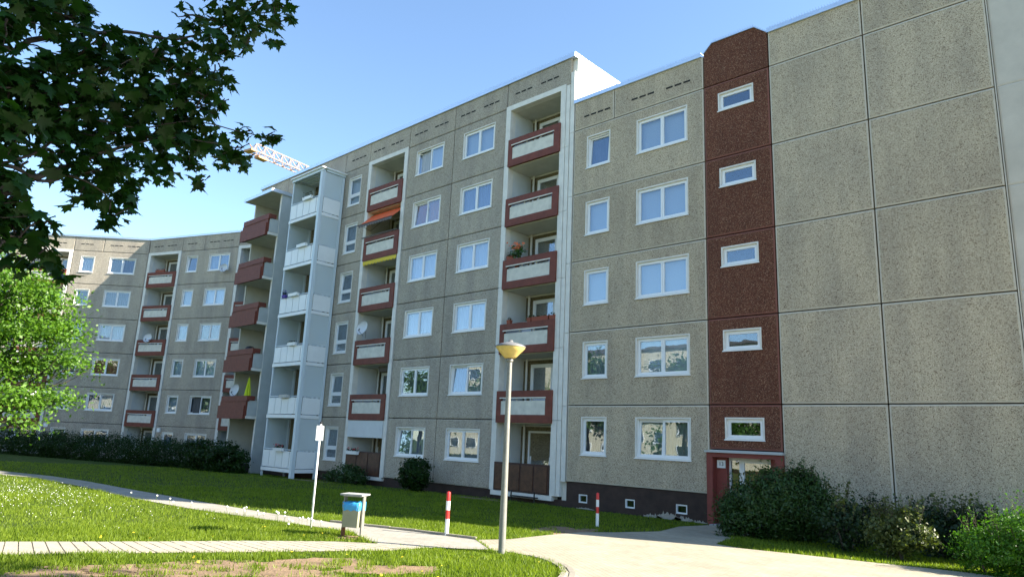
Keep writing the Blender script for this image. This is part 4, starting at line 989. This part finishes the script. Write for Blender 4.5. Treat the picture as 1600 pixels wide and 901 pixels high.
while z < hz+1:
    for s in (-.8, .8):
        b.tube([(-.8, s, z), (.8, s, z+1.6)], .05, 4); b.tube([(s, .8, z), (s, -.8, z+1.6)], .05, 4)
    z += 1.6
obj('mast', b.mesh('mast', 'crane_paint'), cr)

# ------------------------------------------------------------------ shrubs and hedges
def gb(x, y, z, rx, ry, rz): return (x, y, zg(x, y)+z, rx, ry, rz)
random.seed(9)
hb = []
for i in range(26):
    t = i/25; x = -45+t*18; y = -7.6+t*6.0
    hb.append(gb(x, y, .78+.08*math.sin(i*1.9), 1.25, 1.0, .92+.07*math.sin(i*2.7)))
hb = [q for q in hb]
bush('hedge', 'long dark clipped hedge in front of the far wing', 'hedge', hb, 50000, .06, 'leaf_hedge', G(-36, -4.6), clump=.22, shell=.35, stems=18)
hb = [gb(-60+i*1.5, -12.6+i*.5, .78+.06*math.sin(i*2.2), 1.25, 1.0, .9) for i in range(10)]
bush('hedge', 'low dark hedge beyond the flowering tree, continuing the long clipped hedge', 'hedge', hb, 8000, .11, 'leaf_hedge', G(-53, -10.3), clump=.22, shell=.35, stems=6)
bush('shrub', 'rounded dark shrub at the end of the hedge below the red corner balconies', 'shrub', [gb(-24.6, -2.6, .8, 1.2, .95, .95), gb(-23.0, -2.3, .75, 1.1, .9, .95), gb(-22.0, -2.0, .55, .8, .7, .75)], 7000, .09, 'leaf_hedge', G(-23.4, -2.4), clump=.15, shell=.4)
bush('shrub', 'round green shrub under the ground floor windows', 'shrub', [gb(-7.57, -.98, .70, .74, .66, .70)], 5200, .055, 'leaf_hedge', G(-7.57, -.98), clump=.09, shell=.4, asp=2.2)
bush('shrub', 'small dark shrub before the wooden ground floor loggia', 'shrub', [gb(-13.2, -.75, .45, .85, .5, .5), gb(-12.3, -.7, .4, .55, .45, .45), gb(-14.3, -.8, .3, .5, .4, .34)], 3400, .06, 'leaf_yew', G(-13.2, -.75), clump=.12, shell=.5)
bush('shrub', 'tall feathery dark shrub hiding the entrance door', 'shrub', [gb(8.5, -3.0, .72, .58, .5, .72), gb(9.05, -2.6, .9, .7, .6, .9), gb(9.7, -2.2, .85, .65, .55, .85), gb(8.1, -3.1, .5, .38, .4, .55), gb(9.5, -2.1, 1.25, .45, .42, .62)], 36000, .034, 'leaf_yew', G(9.0, -2.6), asp=3.2, clump=.12, shell=.5, stems=12, sprig=60)
SHB = 'shrubs before the blank wall'
bush('shrub', 'thin dark shrub with pale tipped shoots between the feathery shrub and the wall joint', 'shrub', [gb(10.95, -3.1, .5, .55, .42, .5), gb(10.4, -1.8, .7, .5, .4, .6)], 2600, .06, 'leaf_dark', G(10.9, -2.9), clump=.12, group=SHB, sprig=34, sprigmat='leaf_pale')
bush('shrub', 'rounded yellowish shrub with sunlit leaves before the blank wall', 'shrub', [gb(12.3, -3.6, .58, .62, .52, .46), gb(11.95, -3.4, .5, .5, .45, .45)], 4600, .05, 'leaf_pale', G(12.2, -3.5), clump=.10, group=SHB, sprig=40, sprigmat='leaf_pale')
bush('shrub', 'dark leafy shrub behind the rounded yellowish shrub', 'shrub', [gb(12.75, -1.9, .55, .7, .5, .62), gb(13.4, -1.7, .6, .6, .5, .65)], 3600, .06, 'leaf_dark', G(13, -1.8), clump=.13, group=SHB, sprig=40, sprigmat='leaf_pale')
bush('shrub', 'sparse twiggy shrub close against the blank wall joint', 'shrub', [gb(10.9, -.8, .5, .6, .3, .5), gb(12.0, -.7, .5, .7, .3, .55), gb(13.1, -.7, .5, .7, .3, .5)], 2600, .05, 'leaf_dark', G(12, -.75), clump=.14, group=SHB, sprig=80, sprigmat='leaf_dark')
bush('shrub', 'bright green sunlit shrub spilling over the edge of the paving', 'shrub', [gb(13.95, -4.15, .42, .6, .6, .5), gb(14.55, -3.95, .62, .7, .65, .68), gb(15.4, -3.7, .75, .8, .7, .8), gb(16.4, -3.5, .75, .8, .7, .8)], 26000, .034, 'leaf_lime', G(14.6, -3.95), clump=.09, asp=2.0, sprig=90, stems=8)

# ------------------------------------------------------------------ trees
def limb(b, p, q, r0, r1, wob, seed, n=6, sides=7):
    p, q = Vector(p), Vector(q); l = (q-p).length; pts = []; rs = []
    for i in range(n+1):
        t = i/n; w = wob*l*math.sin(PI*t); pts.append(p.lerp(q, t)+Vector((noise.noise(Vector((t*3, seed, 0))), noise.noise(Vector((t*3, seed, 5))), noise.noise(Vector((t*3, seed, 9)))))*w); rs.append(r0+(r1-r0)*t)
    b.tube(pts, rs, sides, False); return pts
def tree(name, label, base, h, blobs, n, size, leafm, group=None, r=.2, asp=1.5, clump=.5, cat='tree', shell=.6, limbs=None, flowers=0):
    t = tag(empty(name, base), label, cat, group); base = Vector(base)
    b = MB(); fork = Vector((0, 0, h*.45)); limb(b, (0, 0, -.2), fork, r*1.25, r*.8, .06, hash(label) % 50, 8, 10)
    for i, q in enumerate(blobs):
        c = Vector(q[:3])-base; st = fork*random.uniform(.65, 1.0)
        pts = limb(b, st, c, r*.5, r*.1, .18, i*1.3, 7)
        for j in range(4):
            d = Vector((random.gauss(0, 1), random.gauss(0, 1), random.gauss(.2, .7))).normalized(); limb(b, pts[3+j % 4], c+Vector((d.x*q[3], d.y*q[4], d.z*q[5]))*.8, r*.16, r*.03, .2, i+j*.7, 5, 5)
    obj('trunk', b.mesh('trunk', 'bark', True), t)
    bl = [(q[0]-base.x, q[1]-base.y, q[2]-base.z, *q[3:]) for q in blobs]
    P, Nn = crown_points(bl, n, shell, clump)
    o = obj('crown', leaf_mesh('crown', P, Nn*.5+np.array([0, 0, .6]), size, leafm, asp, .6), t); o['kind'] = 'stuff'
    if flowers:
        P, Nn = crown_points(bl, flowers, .15, clump*.6); o = obj('blossom', leaf_mesh('blossom', P, Nn, size*.8, 'flower_white', 1.0, .5), t); o['kind'] = 'stuff'
    return t
random.seed(4)
# flowering tree at the left, in sun
bl = []
for px, py, dist, r, rz in ((25,440,31,1.35,.7),(75,470,31,1.1,.6),(5,500,32,1.5,.8),(60,520,30.5,1.5,.55),(95,505,31,.8,.45),(30,570,31,1.6,.55),(95,560,30.5,1.0,.4),(125,572,30.5,.6,.28),(20,620,30,1.2,.45),(70,625,30.5,.9,.32),(92,622,30.3,.45,.2),(10,655,29.5,.7,.18),(45,662,29.3,.55,.13),(-40,470,32,1.9,1.2),(-70,560,32,2.2,1.3),(-40,400,32.5,1.4,.9),(-120,520,32,2.2,1.8)):
    p = at(px, py, dist); bl.append((p.x, p.y, p.z, r, r, rz))
tb = at(-95, 700, 31.5)
tree('blossom_tree', 'sunlit light green tree with white blossom in front of the farthest wing', G(tb.x, tb.y), 4.2, bl, 36000, .09, 'leaf_bright', r=.17, clump=.30, shell=.9, flowers=420)
# tall tree to the right of the view; it shades the maple
sc_ = (19.6, -13.4, 11.4)
bl = [(sc_[0]+random.gauss(0, 1.5), sc_[1]+random.gauss(0, 1.5), sc_[2]+random.gauss(0, 1.2), 2.2, 2.2, 1.7) for _ in range(9)] + [(20.5, -10.4, 10.1, 1.5, 1.5, 1.3)]
tree('broadleaf_tree', 'tall broad tree beside the paving whose crown shades the maple', G(21.5, -13.2), 12, bl, 16000, .20, 'leaf_back', r=.24, clump=.5, shell=.9)
# trees and a house across the green, seen in the window reflections
ROW = [(-62, -44, 12, 'rounded'), (-55, -40, 10, 'short'), (-47, -46, 13, 'tall'), (-40, -41, 9, 'low'), (-33, -45, 13, 'broad'), (-27, -40, 10, 'small'), (-20, -44, 12, 'full'), (-14, -40, 9, 'little'), (-7, -43, 12, 'dense'), (0, -46, 12, 'leafy'), (7, -44, 11, 'spreading')]
for i, (x, y, h, adj) in enumerate(ROW):
    bl = [(x+random.gauss(0, 2.0), y+random.gauss(0, 1.4), h*.58+random.gauss(0, 1.6), 2.6, 2.4, 2.0) for _ in range(6)]
    tree('broadleaf_tree', adj+' green tree across the green, '+['beyond all others of its row', 'second of the row', 'third of the row', 'fourth of the row', 'fifth of the row', 'sixth of the row', 'seventh of the row', 'eighth of the row', 'ninth of the row', 'tenth of the row', 'closing the row'][i], G(x, y), h, bl, 5500, .30, 'leaf_back', 'trees across the green', r=.2, clump=.7, shell=.8)
OB = tag(empty('apartment_building', G(-30, -60)), 'long cream apartment block across the green behind the viewer', 'building')
part(OB, 'wall', 'far_cream', (-45, 35, -12, 0, -1, 15))
part(OB, 'roof', 'roofing', (-45.3, 35.3, -12.3, .3, 15.001, 15.4))
wm = MB().box(0, 1.9, .002, .05, 0, 1.4).mesh('window', 'glass'); fm = MB().ring(-.08, 1.98, -.08, 1.48, .08, .001, .08).mesh('frame', 'pvc'); dm = MB().box(0, 1.9, .0005, .0015, 0, 1.4).mesh('glazing', 'core')
for k in range(5):
    for i in range(20):
        o = obj('window', wm, OB, (-43+i*3.9, 0, 1+k*2.8)); obj('frame', fm, o); obj('dark_room', dm, o)

# ------------------------------------------------------------------ maple overhead
random.seed(14)
def maple_outline():
    pts = [(0, -.06), (.10, .03), (.34, -.04), (.30, .10), (.50, .22), (.36, .28), (.40, .40), (.20, .36), (.17, .46), (.10, .44), (.13, .60), (.06, .62), (0, .86)]
    full = pts + [(-x, y) for x, y in pts[-2:0:-1]]
    return full
def leaf_proto(fold):
    o = maple_outline(); v = [(0, .22, 0.0)]+[(x, y, -abs(x)*fold - .18*max(0, y-.3)) for x, y in o]; n = len(o)
    return np.array(v), [(0, 1+i, 1+(i+1) % n) for i in range(n)]
LV, LF = leaf_proto(.35); LF = np.array(LF)
maple = tag(empty('maple_tree', G(10.7, -22.3)), 'dark overhanging maple branches with lobed leaves against the sky', 'tree')
MBASE = Vector(G(10.7, -22.3))
# (px, py, radius px, dist)
blobs = [(20,15,40),(70,15,40),(115,20,26),(0,45,24),(125,5,22),(135,40,8),(10,115,26),(0,150,38),(40,125,20),(75,110,32),(60,150,40),(110,85,32),(20,190,40),(80,190,42),
  (110,130,45),(150,75,30),(150,120,45),(195,60,24),(200,100,44),(235,85,28),(240,130,48),(270,80,30),(290,120,42),(320,110,34),(345,125,20),(300,160,45),(340,165,20),(130,175,48),(190,165,50),(250,180,50),(310,195,36),(160,220,46),(220,220,46),(280,225,40),
  (330,220,28),(350,240,24),(370,235,18),(390,205,16),(420,210,16),(432,215,8),(380,250,9),(110,230,40),(60,235,32),(190,265,36),(250,260,28),(300,262,18),(310,285,5),(150,270,34),(110,265,22),(215,290,20),(180,305,28),(205,320,12),(140,300,24),(175,340,16),(165,350,7),(120,315,10),
  (300,25,24),(320,60,32),(345,30,32),(360,75,20),(385,45,28),(375,15,24),(410,20,20),(430,35,12),(440,10,12),(455,25,6),(425,60,7),
  (0,220,28),(10,270,24),(0,320,32),(25,330,22),(15,370,34),(55,355,16),(60,385,24),(85,405,14),(30,410,22),(95,425,7),(100,430,4),(45,325,14),(80,350,9),
  (-50,60,60),(-60,180,70),(-50,320,70),(60,-35,45),(350,-30,40),(440,-20,20)]
blobs = [(x, y, r, 5.3+1.5*min(1, max(0, x/450))) for x, y, r in blobs]
LP = []   # leaf transforms
def leaf_at(p, size):
    z = Vector((random.gauss(0, .55), random.gauss(0, .55), 1)).normalized()
    a = random.uniform(0, 2*PI); x = z.orthogonal().normalized(); y = z.cross(x); d = (x*math.cos(a)+y*math.sin(a)); d = (d+Vector((0, 0, -.55))).normalized(); xx = d.cross(z).normalized(); zz = xx.cross(d)
    M = Matrix((xx, d, zz)).transposed().to_4x4(); M.translation = p
    return M @ Matrix.Scale(size, 4)
twig = MB()
for bi, (px, py, rp, dist) in enumerate(blobs):
    c = at(px, py, dist); rad = rp/CF*dist
    nl = int(45*(rp/45)**2)+3
    # twigs inside the clump
    tips = []
    for k in range(max(2, nl//9)):
        d = Vector((random.gauss(0, 1), random.gauss(0, 1), random.gauss(0, .6))).normalized(); q = c+d*rad*random.uniform(.3, .95); tips.append(q); limb(twig, c+Vector((random.gauss(0, .05),)*3), q, .008, .003, .12, bi+k*.3, 4, 4)
    for k in range(nl):
        d = Vector((random.gauss(0, 1), random.gauss(0, 1), random.gauss(0, 1))).normalized()*rad*random.random()**.45
        d.z *= .9
        LP.append((leaf_at(c+d, random.uniform(.095, .165)), px+random.gauss(0, rp*.3), py))
# boughs
tr = MB()
top = Vector((MBASE.x, MBASE.y, MBASE.z+8.5))
limb(tr, MBASE+Vector((0, 0, -.2)), top, .26, .12, .03, 3, 10, 12)
def bough(z0, tgt, r0):
    s = MBASE.lerp(top, z0)
    pts = [s]+[Vector(at(*t)) for t in tgt]; fine = []
    for i in range(len(pts)-1):
        p0, p1, p2, p3 = pts[max(i-1, 0)], pts[i], pts[i+1], pts[min(i+2, len(pts)-1)]
        for j in range(6):
            t = j/6; fine.append(.5*((2*p1)+(p2-p0)*t+(2*p0-5*p1+4*p2-p3)*t*t+(3*p1-p0-3*p2+p3)*t**3)+Vector((noise.noise(p1+Vector((t*3,0,0))), noise.noise(p1+Vector((0,t*3,0))), 0))*.03)
    fine.append(pts[-1]); n = len(fine); tr.tube(fine, [max(.005, .62*r0*(1-i/n)**1.1) for i in range(n)], 8, False)
bough(.33, [(-60,310,5.3),(20,285,5.4),(90,265,5.6),(170,235,5.8),(260,215,6.0),(340,225,6.3)], .06)
bough(.36, [(-60,250,5.3),(60,282,5.5),(110,275,5.6),(160,300,5.7),(175,335,5.7)], .03)
bough(.45, [(-60,160,5.3),(40,170,5.5),(140,150,5.8),(240,140,6.1),(320,120,6.3)], .05)
bough(.55, [(-60,60,5.4),(60,60,5.7),(180,50,6.0),(290,60,6.3),(380,28,6.6),(430,15,6.8)], .045)
bough(.25, [(-70,400,5.2),(0,370,5.3),(50,375,5.4),(88,400,5.5)], .03)
bough(.4, [(-60,200,5.3),(20,78,5.5),(45,70,5.6),(90,85,5.7)], .018)
bough(.38, [(-40,260,5.3),(120,190,5.7),(220,200,6.0),(300,190,6.2),(400,212,6.7)], .02)
o = obj('trunk', tr.mesh('trunk', 'bark_dark', True), maple, -MBASE)
obj('twigs', twig.mesh('twigs', 'bark_dark'), maple, -MBASE)['kind'] = 'stuff'
# the leaves nearest the tips stand out one by one; the rest is one mass
random.shuffle(LP)
edge = sorted(LP, key=lambda q: -q[1])[:300]; eid = {id(q) for q in edge}; rest = [q for q in LP if id(q) not in eid]
lm_ = bpy.data.meshes.new('leaf'); lm_.from_pydata([tuple(v) for v in LV], [], [tuple(int(i) for i in f) for f in LF]); lm_.materials.append(MATS['leaf_maple']); lm_.update()
IM = Matrix.Translation(-MBASE)
for M, _, _ in edge:
    o = obj('leaf', lm_, maple); o.matrix_local = IM @ M
nv = len(LV); V4 = np.c_[LV, np.ones(nv)]
allv = np.concatenate([(V4 @ np.array(IM @ M).T)[:, :3] for M, _, _ in rest]); loops = (LF[None] + (np.arange(len(rest))*nv)[:, None, None]).ravel()
o = obj('foliage', fast_mesh('foliage', allv, 3, loops, 'leaf_maple'), maple); o['kind'] = 'stuff'
# upper crown out of view
P, Nn = crown_points([(-.5, -1.5, 7.5, 3, 2.6, 2.0), (-1.5, .6, 8.2, 2.6, 2.2, 1.8)], 2500, .8, .5)
o = obj('upper_crown', leaf_mesh('upper_crown', P, Nn, .2, 'leaf_maple', 1.2), maple); o['kind'] = 'stuff'

# ------------------------------------------------------------------ grass
SOILP = SOIL
def tri_soft(v, k): return np.where(v/k > 30, v, k*np.log1p(np.exp(np.minimum(v/k, 30))))
def zgn(x, y): return -0.5-0.032*(tri_soft(y+13, .6)-tri_soft(y-.5, .6))-0.009*np.minimum(tri_soft(-x-4, 1.), 60)
def in_poly(x, y, poly):
    c = np.zeros(len(x), bool); j = len(poly)-1
    for i in range(len(poly)):
        xi, yi = poly[i]; xj, yj = poly[j]
        if yi != yj: c ^= ((yi > y) != (yj > y)) & (x < (xj-xi)*(y-yi)/(yj-yi)+xi)
        j = i
    return c
def scatter(x0, x1, y0, y1, dens, edge=None):
    n = int((x1-x0)*(y1-y0)*dens); x = rng.uniform(x0, x1, n); y = rng.uniform(y0, y1, n)
    # keep what the camera could see, with a margin
    dx, dy = x-CAM.x, y-CAM.y; f = dx*_f.x+dy*_f.y; r = dx*CR.x+dy*CR.y
    k = (f > 1) & (np.abs(r/np.maximum(f, .1)) < 1.0); x, y = x[k], y[k]
    for p in (PLAZA, FARPATH, CROSS):
        k = ~in_poly(x, y, p); x, y = x[k], y[k]
    for p in SOILP:
        k = ~in_poly(x, y, p) | (np.sin(x*6.1+2*np.sin(y*4.3))*np.sin(y*5.7+1.5*np.sin(x*3.1)) > .12) & (rng.random(len(x)) < .75) | (rng.random(len(x)) < .05); x, y = x[k], y[k]
    return x, y
def blades(name, regs, hmin, hmax, wid, label):
    X = []; Y = []
    for q in regs: x, y = scatter(*q); X.append(x); Y.append(y)
    x = np.concatenate(X); y = np.concatenate(Y); n = len(x)
    # uneven growth
    g = np.sin(x*1.3+y*.7)*np.sin(y*1.9-x*.4)+.6*np.sin(x*4.1+1)*np.sin(y*3.7)
    h = (hmin+(hmax-hmin)*rng.random(n)**1.5)*(1+.35*g)
    a = rng.uniform(0, 2*PI, n); ca_, sa_ = np.cos(a), np.sin(a); w = wid*rng.uniform(.7, 1.4, n); lean = rng.normal(0, .5, n)*h
    b_ = rng.uniform(0, 2*PI, n); z = zgn(x, y)
    V = np.empty((n, 3, 3)); V[:, 0] = np.stack([x-ca_*w, y-sa_*w, z-.004], 1); V[:, 1] = np.stack([x+ca_*w, y+sa_*w, z-.004], 1); V[:, 2] = np.stack([x+lean*np.cos(b_), y+lean*np.sin(b_), z+h], 1)
    o = obj(name, fast_mesh(name, V.reshape(-1, 3), 3, np.arange(n*3), 'blade')); tag(o, label, 'grass', kind='stuff'); return o
blades('grass', [(2, 11, -20.5, -11, 1500), (-6, 6, -18.5, -13, 700), (-20, -4, -20, -13.5, 330), (2.5, 7.5, -12.2, -8, 1300)], .03, .085, .007, 'sunlit short lawn grass along the garden path')
blades('grass', [(-8, 8, -13, -.3, 330), (-28, -8, -13.5, -.6, 110), (8, 15.5, -6, -.4, 700)], .03, .09, .010, 'shaded lawn grass between the footpath and the building')
# clover and daisies in the left lawn, a few dandelions
n = 800; x = rng.normal(-5.5, 3.2, n); y = rng.normal(-16.2, 1.1, n); k = ~in_poly(x, y, FARPATH) & ~in_poly(x, y, CROSS); x, y = x[k], y[k]
P = np.stack([x, y, zgn(x, y)+rng.uniform(.05, .10, len(x))], 1)
o = obj('clover_flowers', leaf_mesh('clover_flowers', P, np.tile([.5, -.3, 1.], (len(P), 1)), .017, 'flower_white', 1.0, .4)); tag(o, 'small white clover flowers scattered through the sunny lawn', 'flowers', kind='stuff')
n = 60; x = rng.uniform(1, 10, n); y = rng.uniform(-17, -12, n); k = ~in_poly(x, y, PLAZA) & ~in_poly(x, y, FARPATH) & ~in_poly(x, y, CROSS); x, y = x[k], y[k]
P = np.stack([x, y, zgn(x, y)+.07], 1)
o = obj('dandelions', leaf_mesh('dandelions', P, np.tile([0, 0, 1.], (len(P), 1)), .04, 'flower_yellow', 1.0, .3)); tag(o, 'yellow dandelion heads dotted over the short lawn', 'flowers', kind='stuff')
n = 70; x = rng.uniform(-4, 4.5, n); y = -13.45+rng.normal(0, .25, n); k = ~in_poly(x, y, FARPATH); x, y = x[k], y[k]
b = MB()
for xx, yy in zip(x, y):
    zz = zg(xx, yy); h = random.uniform(.14, .26); b.cur = 0; b.tube([(xx, yy, zz), (xx+random.gauss(0, .02), yy, zz+h)], .003, 3, False); b.cur = 1; b.lathe([(0, zz+h-.02), (.02, zz+h-.01), (.022, zz+h+.008), (0, zz+h+.022)], 6, xx, yy)
o = obj('seed_heads', b.mesh('seed_heads', ['blade', 'flower_white'])); tag(o, 'pale dandelion seed heads along the shadow edge of the lawn', 'flowers', kind='stuff')
